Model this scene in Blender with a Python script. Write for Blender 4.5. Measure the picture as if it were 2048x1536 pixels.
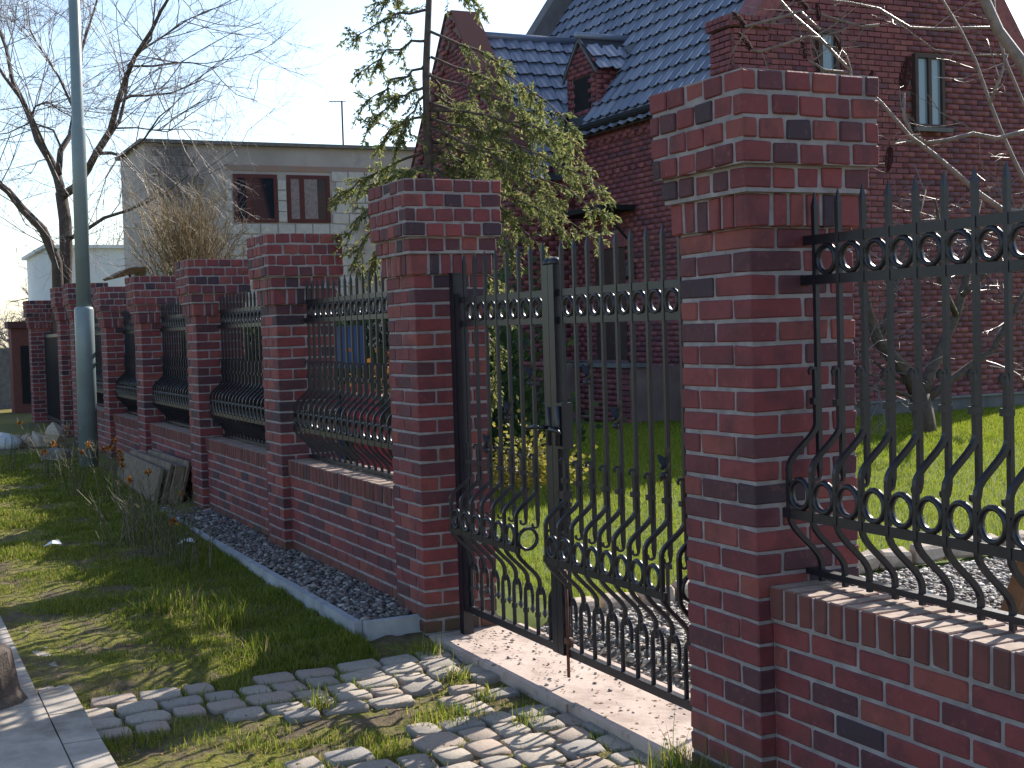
import bpy, math, random
import numpy as np
from mathutils import Vector, Matrix
rng = np.random.default_rng(7); random.seed(7)
SC = bpy.context.scene
for o in list(bpy.data.objects): bpy.data.objects.remove(o)
COL = SC.collection
# ------------------------------------------------------------------ camera
CAM = np.array([3.936, -2.812, 1.504])
RX = np.array([0.42951, 0.90256, -0.03013]); UX = np.array([-0.0257, 0.0456, 0.99863]); FW = np.array([-0.90270, 0.42814, -0.04279])
RX /= np.linalg.norm(RX); FW -= RX*(FW@RX); FW /= np.linalg.norm(FW); UX = np.cross(RX, FW)
FPX = 2688.2
cd = bpy.data.cameras.new('camera'); cam = bpy.data.objects.new('camera', cd); COL.objects.link(cam)
cam.matrix_world = Matrix([[RX[i], UX[i], -FW[i], CAM[i]] for i in range(3)] + [[0, 0, 0, 1]])
cd.sensor_width = 36; cd.lens = 36*FPX/2048; cd.clip_start = 0.05; cd.clip_end = 2000
SC.camera = cam
# ------------------------------------------------------------------ sky, sun, exposure
SUN_EL, SUN_AZ = math.radians(33.2), math.atan2(-0.475, 0.880)
SUN = Vector((math.sin(SUN_AZ)*math.cos(SUN_EL), math.cos(SUN_AZ)*math.cos(SUN_EL), math.sin(SUN_EL)))
W = bpy.data.worlds.new("World"); SC.world = W; W.use_nodes = True
wn = W.node_tree.nodes; wl = W.node_tree.links
sky = wn.new('ShaderNodeTexSky'); sky.sky_type = 'NISHITA'; sky.sun_disc = False
sky.sun_elevation = SUN_EL; sky.sun_rotation = SUN_AZ % (2*math.pi); sky.altitude = 200; sky.air_density = 1.0; sky.dust_density = 1.0; sky.ozone_density = 1.4
bgn = wn['Background']; bgn.inputs['Strength'].default_value = 0.125; wl.new(sky.outputs['Color'], bgn.inputs['Color'])
sl = bpy.data.lights.new('sun', 'SUN'); so = bpy.data.objects.new('sun', sl); COL.objects.link(so)
sl.energy = 5.0; sl.angle = math.radians(0.5); sl.color = (1.0, 0.94, 0.84)
so.rotation_euler = SUN.to_track_quat('Z', 'Y').to_euler(); so.location = (0, 0, 30)
VS = SC.view_settings; VS.view_transform = 'Standard'; VS.look = 'None'; VS.gamma = 1; VS.exposure = 1.0; VS.use_curve_mapping = False
SC.cycles.max_bounces = 6; SC.cycles.transparent_max_bounces = 8

# ------------------------------------------------------------------ helpers
def img(x, y, Z):                       # the point at depth Z seen at photo position x, y
    return CAM + (FW + RX*(x-1024)/FPX + UX*(768-y)/FPX)*Z
def sm(t): t = np.clip(t, 0, 1); return t*t*(3-2*t)

class Geo:
    def __init__(s): s.V = []; s.F = []; s.n = 0
    def add(s, V, F):
        V = [tuple(map(float, v)) for v in V]; s.V += V; s.F += [tuple(i+s.n for i in f) for f in F]; s.n += len(V); return s
    def box(s, x0, x1, y0, y1, z0, z1):
        return s.add([(x, y, z) for z in (z0, z1) for y in (y0, y1) for x in (x0, x1)],
                     [(0, 2, 3, 1), (4, 5, 7, 6), (0, 1, 5, 4), (2, 6, 7, 3), (0, 4, 6, 2), (1, 3, 7, 5)])
    def tube(s, P, R, n=6, cap=True, ph=None, up=None):
        P = [np.array(p, float) for p in P]; m = len(P)
        if not hasattr(R, '__len__'): R = [R]*m
        ph = (math.pi/4 if n == 4 else 0) if ph is None else ph
        V = []; a = None
        for i in range(m):
            t = P[min(i+1, m-1)]-P[max(i-1, 0)]; t = t/(np.linalg.norm(t)+1e-12)
            if a is None:
                r = np.array(up, float) if up is not None else (np.array([1., 0, 0]) if abs(t[0]) < .9 else np.array([0, 1., 0]))
                a = r
            a = a-t*(a@t); a /= np.linalg.norm(a)+1e-12; b = np.cross(t, a)
            for k in range(n):
                q = 2*math.pi*k/n+ph; V.append(P[i]+R[i]*(a*math.cos(q)+b*math.sin(q)))
        F = [(i*n+k, i*n+(k+1) % n, (i+1)*n+(k+1) % n, (i+1)*n+k) for i in range(m-1) for k in range(n)]
        if cap: F += [tuple(range(n))[::-1], tuple((m-1)*n+k for k in range(n))]
        return s.add(V, F)
    def torus(s, c, R, r, axis='Y', n=16, m=5):
        V = []
        for i in range(n):
            a = 2*math.pi*i/n
            for k in range(m):
                b = 2*math.pi*k/m; u = (R+r*math.cos(b)); w = r*math.sin(b)*1.5
                V.append((c[0]+u*math.cos(a), c[1]+w, c[2]+u*math.sin(a)) if axis == 'Y' else (c[0]+w, c[1]+u*math.cos(a), c[2]+u*math.sin(a)))
        return s.add(V, [(i*m+k, i*m+(k+1) % m, ((i+1) % n)*m+(k+1) % m, ((i+1) % n)*m+k) for i in range(n) for k in range(m)])
    def lathe(s, c, prof, n=16):
        V = [(c[0]+r*math.cos(2*math.pi*k/n), c[1]+r*math.sin(2*math.pi*k/n), c[2]+z) for r, z in prof for k in range(n)]
        m = len(prof)
        return s.add(V, [(i*n+k, i*n+(k+1) % n, (i+1)*n+(k+1) % n, (i+1)*n+k) for i in range(m-1) for k in range(n)] + [tuple(range(n))[::-1], tuple((m-1)*n+k for k in range(n))])
    def poly_prism(s, pts, y0, y1, axis='Y'):      # outline in (a, z), extruded along axis
        n = len(pts); f = (lambda a, z, y: (a, y, z)) if axis == 'Y' else (lambda a, z, y: (y, a, z))
        V = [f(a, z, y0) for a, z in pts]+[f(a, z, y1) for a, z in pts]
        return s.add(V, [tuple(range(n)), tuple(range(2*n-1, n-1, -1))]+[(i, i+n, (i+1) % n+n, (i+1) % n) for i in range(n)])
    def mesh(s, name, mat, smooth=False):
        me = bpy.data.meshes.new(name); me.from_pydata(s.V, [], s.F); me.update()
        import bmesh
        b = bmesh.new(); b.from_mesh(me); bmesh.ops.recalc_face_normals(b, faces=b.faces); b.to_mesh(me); b.free()
        if mat: me.materials.append(mat)
        if smooth: me.shade_smooth()
        return me
def link(name, me, parent=None, loc=None, rot=None, scale=None):
    o = bpy.data.objects.new(name, me); COL.objects.link(o)
    if parent is not None: o.parent = parent
    if loc is not None: o.location = loc
    if rot is not None: o.rotation_euler = rot
    if scale is not None: o.scale = scale
    return o
def tag(o, label=None, cat=None, group=None, kind=None):
    if label: o['label'] = label
    if cat: o['category'] = cat
    if group: o['group'] = group
    if kind: o['kind'] = kind
    return o
def empty(name, loc, label, cat, group=None):
    return tag(link(name, None, None, loc), label, cat, group)
def copy_tree(o, parent=None):
    c = o.copy(); COL.objects.link(c)
    if parent is not None: c.parent = parent
    for ch in list(o.children): copy_tree(ch, c)
    return c
def npmesh(name, V, F, mat, smooth=False):        # V (n,3), F (m,k) with one k
    me = bpy.data.meshes.new(name); V = np.ascontiguousarray(V, np.float32); F = np.ascontiguousarray(F, np.int32)
    me.vertices.add(len(V)); me.vertices.foreach_set('co', V.ravel())
    k = F.shape[1]; me.loops.add(F.size); me.polygons.add(len(F))
    me.loops.foreach_set('vertex_index', F.ravel()); me.polygons.foreach_set('loop_start', np.arange(len(F), dtype=np.int32)*k)
    me.update(calc_edges=True); me.validate()
    if mat: me.materials.append(mat)
    if smooth: me.shade_smooth()
    return me

# ------------------------------------------------------------------ materials
class N:
    def __init__(s, name, rough=.8, metal=0., spec=.4):
        s.m = bpy.data.materials.new(name); s.m.use_nodes = True; s.t = s.m.node_tree; s.b = s.t.nodes['Principled BSDF']
        s.b.inputs['Roughness'].default_value = rough; s.b.inputs['Metallic'].default_value = metal; s.b.inputs['Specular IOR Level'].default_value = spec
        s._co = None
    def n(s, t, **k):
        q = s.t.nodes.new('ShaderNode'+t)
        for a, v in k.items():
            if a.startswith('i_'):
                a = a[2:]; q.inputs[int(a) if a.isdigit() else a.replace('_', ' ')].default_value = v
            else: setattr(q, a, v)
        return q
    def l(s, a, b): s.t.links.new(a, b)
    def coord(s):                                   # object coordinates shifted per object
        if s._co is None:
            tc = s.n('TexCoord'); oi = s.n('ObjectInfo'); mu = s.n('Math', operation='MULTIPLY', i_1=97.0); ad = s.n('VectorMath', operation='ADD')
            s.l(oi.outputs['Random'], mu.inputs[0]); s.l(tc.outputs['Object'], ad.inputs[0]); s.l(mu.outputs[0], ad.inputs[1]); s._co = ad.outputs[0]
        return s._co
    def world(s):
        g = s.n('NewGeometry'); return g.outputs['Position']
    def noise(s, scale, detail=4, co=None, rough=.55):
        q = s.n('TexNoise'); q.inputs['Scale'].default_value = scale; q.inputs['Detail'].default_value = detail; q.inputs['Roughness'].default_value = rough
        s.l(co if co is not None else s.coord(), q.inputs['Vector']); return q.outputs['Fac']
    def ramp(s, fac, stops, const=False):
        q = s.n('ValToRGB'); r = q.color_ramp
        if const: r.interpolation = 'CONSTANT'
        while len(r.elements) < len(stops): r.elements.new(.5)
        for e, (p, c) in zip(r.elements, stops): e.position = p; e.color = (*c, 1) if len(c) == 3 else c
        s.l(fac, q.inputs[0]); return q.outputs['Color']
    def rand(s):                                    # one value per piece, whether an object or an island of a joined mesh
        oi = s.n('ObjectInfo'); g = s.n('NewGeometry'); cb = s.n('CombineXYZ'); wnz = s.n('TexWhiteNoise', noise_dimensions='3D')
        s.l(oi.outputs['Random'], cb.inputs[0]); s.l(g.outputs['Random Per Island'], cb.inputs[1]); s.l(cb.outputs[0], wnz.inputs['Vector']); return wnz.outputs['Value']
    def mix(s, fac, a, b, mode='MIX'):
        q = s.n('Mix', data_type='RGBA', blend_type=mode)
        for sock, v in ((q.inputs[0], fac), (q.inputs[6], a), (q.inputs[7], b)):
            if hasattr(v, 'links'): s.l(v, sock)
            elif isinstance(v, (int, float)): sock.default_value = v
            else: sock.default_value = (*v, 1)
        return q.outputs[2]
    def col(s, c):
        if hasattr(c, 'links'): s.l(c, s.b.inputs['Base Color'])
        else: s.b.inputs['Base Color'].default_value = (*c, 1)
        return s
    def bump(s, h, strength=.3, dist=.01):
        q = s.n('Bump'); q.inputs['Strength'].default_value = strength; q.inputs['Distance'].default_value = dist
        s.l(h, q.inputs['Height']); s.l(q.outputs[0], s.b.inputs['Normal']); return s
    def leafy(s, colr, amount=.45):                 # thin leaves let light through
        s.col(colr); tr = s.n('BsdfTranslucent'); mx = s.n('MixShader'); mx.inputs[0].default_value = amount
        out = s.t.nodes['Material Output']; s.l(colr, tr.inputs['Color']) if hasattr(colr, 'links') else setattr(tr.inputs['Color'], 'default_value', (*colr, 1))
        s.l(s.b.outputs[0], mx.inputs[1]); s.l(tr.outputs[0], mx.inputs[2]); s.l(mx.outputs[0], out.inputs['Surface']); return s

def simple(name, c, c2=None, scale=8, rough=.8, bump=.2, metal=0., spec=.4):
    m = N(name, rough, metal, spec); f = m.noise(scale); c2 = c2 or tuple(v*.7 for v in c)
    m.col(m.ramp(f, [(.3, c2), (.7, c)]))
    if bump: m.bump(m.noise(scale*6, 5), bump, .01)
    return m.m
PAL = {'fired_brick': [(0, (.185, .040, .044)), (.18, (.215, .048, .049)), (.36, (.15, .034, .041)), (.50, (.24, .062, .053)), (.62, (.19, .043, .047)), (.73, (.095, .032, .040)), (.84, (.050, .029, .040)), (.91, (.12, .036, .044))],
       'house_brick': [(0, (.215, .062, .070)), (.30, (.24, .070, .075)), (.55, (.19, .056, .066)), (.72, (.26, .082, .078)), (.84, (.13, .050, .064)), (.93, (.17, .056, .067))]}
def brick_mat(name, dark=1.0):
    m = N(name, .72, 0, .35); r = m.rand()
    base = m.ramp(r, PAL[name], True)
    f = m.noise(7, 6, None, .62); c = m.mix(m.ramp(f, [(.45, (0, 0, 0)), (.70, (.7,)*3)]), base, (.062, .026, .032))
    f2 = m.noise(38, 4); c = m.mix(m.ramp(f2, [(.58, (0, 0, 0)), (.80, (.35,)*3)]), c, (.36, .13, .10))
    # green and brown growth that creeps up from the damp foot of the wall, patchy
    w = m.world(); sx = m.n('SeparateXYZ'); m.l(w, sx.inputs[0]); mr = m.n('MapRange', i_1=.12, i_2=-.28); mr.clamp = True; m.l(sx.outputs['Z'], mr.inputs[0])
    g = m.noise(7, 5, w); mul = m.n('Math', operation='MULTIPLY'); m.l(mr.outputs[0], mul.inputs[0]); m.l(g, mul.inputs[1])
    c = m.mix(m.ramp(mul.outputs[0], [(.18, (0, 0, 0)), (.5, (.8,)*3)]), c, (.085, .062, .03))
    m.col(c); m.bump(m.noise(60, 5), .35, .004); return m.m
M = {}
M['brick'] = brick_mat('fired_brick'); M['hbrick'] = brick_mat('house_brick')
mm = N('mortar', .95); mm.col(mm.ramp(mm.noise(14, 5), [(.3, (.20, .17, .17)), (.7, (.34, .30, .30))])); mm.bump(mm.noise(70), .5, .004); M['mortar'] = mm.m
mm = N('house_mortar', .95); mm.col(mm.ramp(mm.noise(3, 5), [(.3, (.16, .105, .10)), (.7, (.23, .16, .15))])); M['housemortar'] = mm.m
mm = N('forged_iron', .40, .0, .5); mm.col(mm.ramp(mm.noise(22), [(.3, (.008, .007, .011)), (.7, (.015, .013, .021))])); mm.bump(mm.noise(45, 3), .25, .003); M['iron'] = mm.m
mm = N('rusty_iron', .7); mm.col(mm.ramp(mm.noise(30), [(.3, (.05, .022, .014)), (.7, (.14, .05, .03))])); M['rust'] = mm.m
def sunlit_worn_top(m, c):                                   # upward faces tinted pale tan: sunlit tone painted in along with weathering
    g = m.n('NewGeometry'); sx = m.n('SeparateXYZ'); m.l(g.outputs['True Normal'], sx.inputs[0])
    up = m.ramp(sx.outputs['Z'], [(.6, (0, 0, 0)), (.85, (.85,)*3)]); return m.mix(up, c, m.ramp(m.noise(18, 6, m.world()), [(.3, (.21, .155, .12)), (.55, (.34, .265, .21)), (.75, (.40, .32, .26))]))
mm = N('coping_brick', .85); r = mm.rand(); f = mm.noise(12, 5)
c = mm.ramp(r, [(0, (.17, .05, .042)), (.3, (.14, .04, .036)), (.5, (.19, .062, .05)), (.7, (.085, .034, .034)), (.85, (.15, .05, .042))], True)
mm.col(sunlit_worn_top(mm, mm.mix(mm.ramp(f, [(.35, (0, 0, 0)), (.7, (.6,)*3)]), c, (.09, .04, .036)))); mm.bump(mm.noise(50), .4, .004); M['coping'] = mm.m
mm = N('cobble', .82); r = mm.rand(); c = mm.ramp(r, [(0, (.30, .255, .215)), (.25, (.37, .31, .25)), (.5, (.35, .27, .215)), (.68, (.26, .235, .215)), (.85, (.40, .335, .27))], True)
mm.col(mm.mix(mm.ramp(mm.noise(11, 6), [(.35, (0, 0, 0)), (.75, (.55,)*3)]), c, (.15, .125, .10))); mm.bump(mm.noise(26, 6), .6, .008); M['cobble'] = mm.m
mm = N('sandstone_slab', .9); w = mm.world(); f = mm.noise(3.2, 6, w)
c = mm.ramp(f, [(.3, (.27, .20, .165)), (.5, (.42, .325, .275)), (.72, (.47, .375, .325))]); mm.col(mm.mix(mm.ramp(mm.noise(16, 5, w), [(.55, (0, 0, 0)), (.72, (.6,)*3)]), c, (.2, .145, .115))); mm.bump(mm.noise(30, 6, w), .5, .008); M['slab'] = mm.m
mm = N('concrete', .92); w = mm.world(); mm.col(mm.mix(mm.ramp(mm.noise(2.2, 8, w, .7), [(.5, (0, 0, 0)), (.66, (.7,)*3)]), mm.ramp(mm.noise(5, 8, w, .65), [(.28, (.20, .17, .14)), (.5, (.33, .285, .24)), (.72, (.42, .37, .315))]), (.16, .125, .085))); mm.bump(mm.noise(45, 6, w), .4, .005); M['concrete'] = mm.m
mm = N('kerb_concrete', .92); mm.col(mm.ramp(mm.noise(6, 6, mm.world()), [(.3, (.27, .27, .28)), (.7, (.42, .42, .43))])); mm.bump(mm.noise(60), .3, .004); M['kerb'] = mm.m
def pebble_mat(name, cs):
    m = N(name, .7); r = m.rand(); m.col(m.mix(m.ramp(m.noise(60, 3, m.world()), [(.4, (0, 0, 0)), (.8, (.4,)*3)]), m.ramp(r, [(i/len(cs), c) for i, c in enumerate(cs)], True), (.1, .09, .085))); return m.m
M['gravel'] = pebble_mat('bed_gravel', [(.12, .10, .095), (.22, .19, .175), (.075, .065, .065), (.30, .25, .22), (.16, .12, .105), (.40, .37, .34), (.11, .10, .10), (.20, .15, .13)])
M['drive'] = pebble_mat('drive_gravel', [(.30, .27, .23), (.22, .19, .17), (.40, .36, .31), (.15, .13, .12), (.34, .26, .22), (.46, .43, .39), (.24, .21, .18)])
def grass_mat(name, cs, am=.45):
    m = N(name, .6, 0, .25); m.leafy(m.ramp(m.rand(), [(i/len(cs), c) for i, c in enumerate(cs)], True), am); return m.m
M['grass'] = grass_mat('verge_grass',  [(.10, .155, .016), (.17, .225, .022), (.26, .27, .032), (.075, .12, .016), (.31, .29, .05), (.20, .245, .026), (.33, .27, .12)], .58)
M['lawn'] = grass_mat('lawn_grass', [(.20, .265, .022), (.25, .30, .026), (.16, .225, .02), (.28, .31, .034), (.22, .275, .024), (.31, .30, .055)])
mm = N('ground_soil', .95, 0, .2); w = mm.world(); f = mm.noise(3.2, 9, w, .68); f2 = mm.noise(16, 8, w, .65)
soil = mm.ramp(f2, [(.3, (.095, .068, .042)), (.55, (.17, .125, .08)), (.75, (.26, .205, .14))])
moss = mm.ramp(mm.noise(34, 6, w), [(.3, (.075, .095, .012)), (.50, (.18, .18, .024)), (.70, (.30, .26, .05))])
mm.col(mm.mix(mm.ramp(f, [(.42, (0, 0, 0)), (.56, (.9,)*3)]), soil, moss)); mm.bump(mm.noise(55, 8, w, .7), 1.0, .03); M['soil'] = mm.m
mm = N('lawn_soil', .95, 0, .2); w = mm.world(); mm.col(mm.ramp(mm.noise(14, 6, w), [(.3, (.06, .085, .016)), (.7, (.11, .145, .022))])); M['lawnsoil'] = mm.m
mm = N('drive_soil', .95); mm.col(mm.ramp(mm.noise(20, 6, mm.world()), [(.3, (.10, .085, .07)), (.7, (.20, .175, .15))])); M['drivesoil'] = mm.m
M['bark'] = simple('tree_bark', (.12, .088, .07), (.055, .04, .034), 18, .9, .7)
M['twig'] = simple('bare_twig', (.21, .165, .16), (.12, .09, .09), 25, .5, .2, 0, .5)
M['greybark'] = simple('sumac_bark', (.22, .16, .12), (.11, .075, .06), 20, .42, .4, 0, .7)
M['cone'] = simple('sumac_fruit', (.11, .024, .022), (.045, .014, .016), 120, .9, .9)
M['straw'] = grass_mat('dry_stem', [(.26, .18, .09), (.34, .245, .13), (.18, .125, .07), (.22, .17, .08)], .2)
M['stemgreen'] = grass_mat('weed_stem', [(.10, .10, .05), (.16, .13, .08), (.07, .085, .035), (.20, .17, .11)], .2)
M['dryflower'] = grass_mat('dried_flower', [(.42, .17, .03), (.50, .25, .05), (.30, .11, .03), (.24, .08, .03)], .3)
M['needle'] = grass_mat('conifer_foliage', [(.15, .185, .06), (.19, .215, .07), (.24, .235, .08), (.12, .155, .065), (.30, .26, .11), (.17, .195, .085)], .55)
M['golden'] = grass_mat('golden_foliage', [(.22, .20, .035), (.28, .24, .05), (.16, .165, .03)], .5)
M['evergreen'] = grass_mat('evergreen_foliage', [(.025, .05, .018), (.035, .065, .022), (.05, .085, .026), (.02, .04, .018)], .3)
M['wood'] = simple('weathered_wood', (.24, .175, .12), (.11, .08, .06), 14, .85, .4)
M['brownwood'] = simple('brown_timber', (.20, .10, .045), (.12, .06, .03), 16, .75, .3)
mm = N('lamp_paint', .33, .0, .5); mm.col(mm.ramp(mm.noise(5, 5), [(.3, (.16, .20, .205)), (.7, (.20, .245, .25))])); mm.bump(mm.noise(40), .08, .003); M['lamp'] = mm.m
mm = N('roof_tile', .27, 0, .8); mm.col(mm.ramp(mm.rand(), [(0, (.15, .17, .235)), (.3, (.18, .20, .265)), (.55, (.13, .15, .21)), (.8, (.20, .22, .28))], True)); mm.bump(mm.noise(50), .15, .003); M['tile'] = mm.m
M['rooflining'] = simple('roof_underlay', (.05, .05, .06), None, 6, .8, .1)
M['dark'] = simple('dark_interior', (.012, .012, .014), None, 5, .9, 0)
M['plinth'] = simple('plinth_render', (.16, .15, .15), (.11, .105, .105), 5, .9, .3)
M['doorwood'] = simple('door_wood', (.065, .035, .028), (.04, .022, .02), 9, .6, .2)
M['metalgrey'] = simple('zinc_flashing', (.16, .165, .18), (.11, .115, .13), 6, .45, .1, .3)
mm = N('render_grey', .95); w = mm.world(); f = mm.noise(1.1, 7, w); c = mm.ramp(f, [(.3, (.33, .295, .275)), (.6, (.43, .39, .365)), (.8, (.48, .44, .41))])
mm.col(mm.mix(mm.ramp(mm.noise(.7, 8, w, .7), [(.55, (0, 0, 0)), (.72, (.75,)*3)]), c, (.17, .16, .155))); mm.bump(mm.noise(12, 6, w), .4, .02); M['render'] = mm.m
M['render2'] = simple('crumbling_brick', (.34, .20, .15), (.27, .235, .21), 2.5, .95, .5)
M['ytong'] = simple('aerated_block', (.55, .535, .51), (.43, .41, .39), 8, .95, .3)
M['cinder'] = simple('cinder_block', (.20, .195, .19), (.12, .115, .115), 10, .95, .4)
M['redframe'] = simple('window_paint', (.10, .022, .02), (.075, .017, .016), 7, .5, .1)
M['white'] = simple('white_render', (.60, .62, .64), (.53, .55, .58), 2, .9, .1)
M['pale'] = simple('pale_stone', (.52, .43, .34), (.32, .25, .195), 9, .9, .5)
M['sack'] = simple('woven_sack', (.52, .53, .52), (.36, .37, .37), 30, .8, .4)
M['blue'] = simple('blue_plastic', (.02, .085, .30), None, 5, .4, 0); M['red'] = simple('red_plastic', (.30, .018, .03), None, 5, .4, 0)
M['paper'] = simple('white_paper', (.75, .75, .74), (.6, .6, .6), 12, .8, .2)
M['leaf'] = grass_mat('fallen_leaf', [(.20, .105, .05), (.14, .07, .035), (.27, .16, .075), (.10, .055, .035)], .25)
M['curtain'] = simple('pale_curtain', (.30, .25, .25), (.18, .15, .15), 14, .9, .2)
g = N('window_glass', .06, 0, .8); g.col((.012, .02, .028)); M['glass'] = g.m
g = N('pale_glass', .1, 0, .8); g.col((.20, .26, .30)); M['paleglass'] = g.m

# ------------------------------------------------------------------ ground
def hz(x, y):
    x = np.asarray(x, float); y = np.asarray(y, float)
    out = -.25-.052*sm((x+3.35)/.35)*1*sm((y+2.25)/.3)+.15*sm((-x-4)/9)+.05*sm((x+.9)/1.2)*sm((y+1)/1.0)
    inn = -.215+.215*sm((-x-3.2)/4.5)
    b = sm((y-.52)/.3)
    h = out*(1-b)+inn*b
    return h
def hz1(x, y): return float(hz(x, y))
xs = np.concatenate([[-400, -200, -120, -80, -60, -50, -42, -36, -32, -29], np.arange(-27, -9, .5), np.arange(-9, 2, .1), np.arange(2, 8, .5), [9, 12, 18, 30, 60, 120, 300]])
ys = np.concatenate([[-300, -150, -60, -30, -15, -10, -7, -5], np.arange(-4, -2.4, .2), np.arange(-2.4, 1.2, .06), np.arange(1.2, 4, .2), np.arange(4, 18, 1.), [20, 25, 35, 50, 80, 150, 400]])
XX, YY = np.meshgrid(xs, ys); ZZ = hz(XX, YY)
near = (XX > -14) & (XX < 3) & (YY > -2.04) & (YY < 0)
ZZ = ZZ - .012 + np.where(near, .010*np.sin(XX*5.1+YY*3.3)*np.sin(YY*6.7-XX*2.1)+.007*rng.standard_normal(XX.shape), 0)
nx = len(xs); ii, jj = np.meshgrid(np.arange(nx-1), np.arange(len(ys)-1)); a = (jj*nx+ii).ravel()
gm = npmesh('ground', np.stack([XX.ravel(), YY.ravel(), ZZ.ravel()], 1), np.stack([a, a+1, a+nx+1, a+nx], 1), M['soil'], True)
gm.materials.append(M['lawnsoil']); gm.materials.append(M['drivesoil'])
cx = (xs[:-1]+xs[1:])/2; cy = (ys[:-1]+ys[1:])/2; CXX, CYY = np.meshgrid(cx, cy)
mi = np.where((CYY > .35) & (CXX < -3.12), 1, np.where((CYY > .35) & (CYY < 14) & (CXX < 6), 2, 0))
gm.polygons.foreach_set('material_index', mi.ravel().astype(np.int32))
tag(link('ground', gm), kind='structure')

# pavement of concrete slabs along the street
pv = tag(link('pavement', Geo().box(-30, 6, -3.6, -1.98, -.45, -.268).mesh('pavement', M['concrete'])), kind='structure')
slabm = {}
def pslab(x0, x1, y0, y1):
    g = Geo(); w, d = x1-x0-.006, y1-y0-.006
    g.box(-w/2, w/2, -d/2, d/2, -.05, 0)
    link('paving_slab', g.mesh('paving_slab', M['concrete']), pv, ((x0+x1)/2, (y0+y1)/2, -.236+random.uniform(-.004, .003)+.15*float(sm((-(x0+x1)/2-4)/9))), (random.uniform(-.006, .006), random.uniform(-.006, .006), 0))
x = -3.1
while x < .2:
    pslab(x, x+.5, -2.15, -1.985); x += .5
for r, (y0, y1) in enumerate([(-2.75, -2.152), (-3.4, -2.752)]):
    x = -7.6-.3*r
    while x < .2: pslab(x, x+.6, y0, y1); x += .6
# sandstone threshold slab under the gate
gs = Geo(); xs_ = [-3.24, -2.55, -1.55, -.48]
for i in range(3): gs.box(xs_[i]+.003, xs_[i+1]-.003, .012+.008*i, .60, -.42, -.262+.005*i)
th = tag(link('threshold', gs.mesh('threshold', M['slab'])), 'pale pink sandstone threshold slab lying under the double iron gate', 'threshold slab')
# kerb boards of the gravel bed
kb = tag(link('kerb', None, None, (-3.4, -.36, -.3)), 'low pale concrete kerb edging the gravel bed at the foot of the fence', 'kerb')
x = -3.40
while x > -14.5:
    g = Geo().box(x-.995-(-3.4), x-(-3.4), -.025, .025, -.15, .132); link('kerb_board', g.mesh('kerb_board', M['kerb']), kb); x -= 1.0
o = link('kerb_board', Geo().box(-.05, .0, .028, .375, -.15, .134).mesh('kerb_board', M['kerb']), kb, (.053, 0, 0)); x
bed = tag(link('gravel_bed', Geo().box(-14.5, -3.40, -.335, .05, -.4, -.185).mesh('gravel_bed', M['drivesoil'])), kind='structure')

# ------------------------------------------------------------------ cobbled path
ICO = None
def ico():
    import bmesh
    b = bmesh.new(); bmesh.ops.create_icosphere(b, subdivisions=1, radius=1); V = np.array([v.co[:] for v in b.verts]); F = np.array([[v.index for v in f.verts] for f in b.faces]); b.free(); return V, F
def stones(name, P, size, mat, flat=.6):
    V, F = ico(); n = len(P); out = np.empty((n, len(V), 3)); q = rng.uniform(0, 6.28, n)
    s = size*rng.lognormal(0, .32, n); sc = np.stack([s*rng.uniform(.8, 1.3, n), s*rng.uniform(.65, 1., n), s*rng.uniform(.4, .8, n)*flat*1.4], 1)
    VV = V[None]*(1+.14*rng.standard_normal((n, len(V), 1)))*sc[:, None]
    c, s_ = np.cos(q)[:, None], np.sin(q)[:, None]; tl = rng.uniform(-.5, .5, n)[:, None]
    x = VV[..., 0]*c-VV[..., 1]*s_; y = VV[..., 0]*s_+VV[..., 1]*c; z = VV[..., 2]+tl*VV[..., 0]*.6
    out = np.stack([x+P[:, 0:1], y+P[:, 1:2], z+P[:, 2:3]], 2)
    return npmesh(name, out.reshape(-1, 3), (F[None]+(np.arange(n)*len(V))[:, None, None]).reshape(-1, 3), mat, False)
def cobble_mesh():
    n = 5; g = Geo(); V = []; w, d, h = .5, .5, 1
    prof = [(1.0, -1.0), (1.0, -.16), (.965, -.05), (.90, .0)]
    pts = [(-1, -1), (-.35, -1.04), (.35, -1.02), (1, -1), (1.04, -.3), (1.02, .35), (1, 1), (.3, 1.03), (-.3, 1.05), (-1, 1), (-1.03, .3), (-1.04, -.35)]
    pts = [(x*random.uniform(.93, 1.03), y*random.uniform(.93, 1.03)) for x, y in pts]
    for k, (s, z) in enumerate(prof):
        for x, y in pts:
            r = math.hypot(x, y); q = 1-.07*max(0, r-1.1)/.35
            V.append((x*s*q*.5, y*s*q*.5, z+(random.uniform(-.03, .03) if k > 1 else 0)))
    m = len(pts); F = [(i*m+k, i*m+(k+1) % m, (i+1)*m+(k+1) % m, (i+1)*m+k) for i in range(3) for k in range(m)]+[tuple(3*m+k for k in range(m))]
    g.add(V, F); return g.mesh('cobblestone', M['cobble'], True)
CB = [cobble_mesh() for _ in range(7)]
path = tag(link('cobbled_path', Geo().box(-3.0, -.8, -1.96, -.02, -.45, -.325).mesh('cobbled_path', M['soil'])), kind='structure')
def cobble(x, y, sx, sy, rz=0, dz=0):
    link('cobblestone', random.choice(CB), path, (x, y, hz1(x, y)+.013+dz), (random.uniform(-.05, .05), random.uniform(-.05, .05), rz+random.uniform(-.05, .05)+random.choice((0, math.pi))), (sx, sy, .09))
COBS = []
def cob_row(x, w, y0, y1, skip=0., dz=0):
    y = y0
    while y < y1:
        L = random.uniform(.15, .25)
        if random.random() >= skip:
            cobble(x+random.uniform(-.008, .008), y+L/2, w-.02, L-.02, 0, dz+random.uniform(-.006, .006)); COBS.append((x, y+L/2, w/2, L/2))
        y += L
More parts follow.
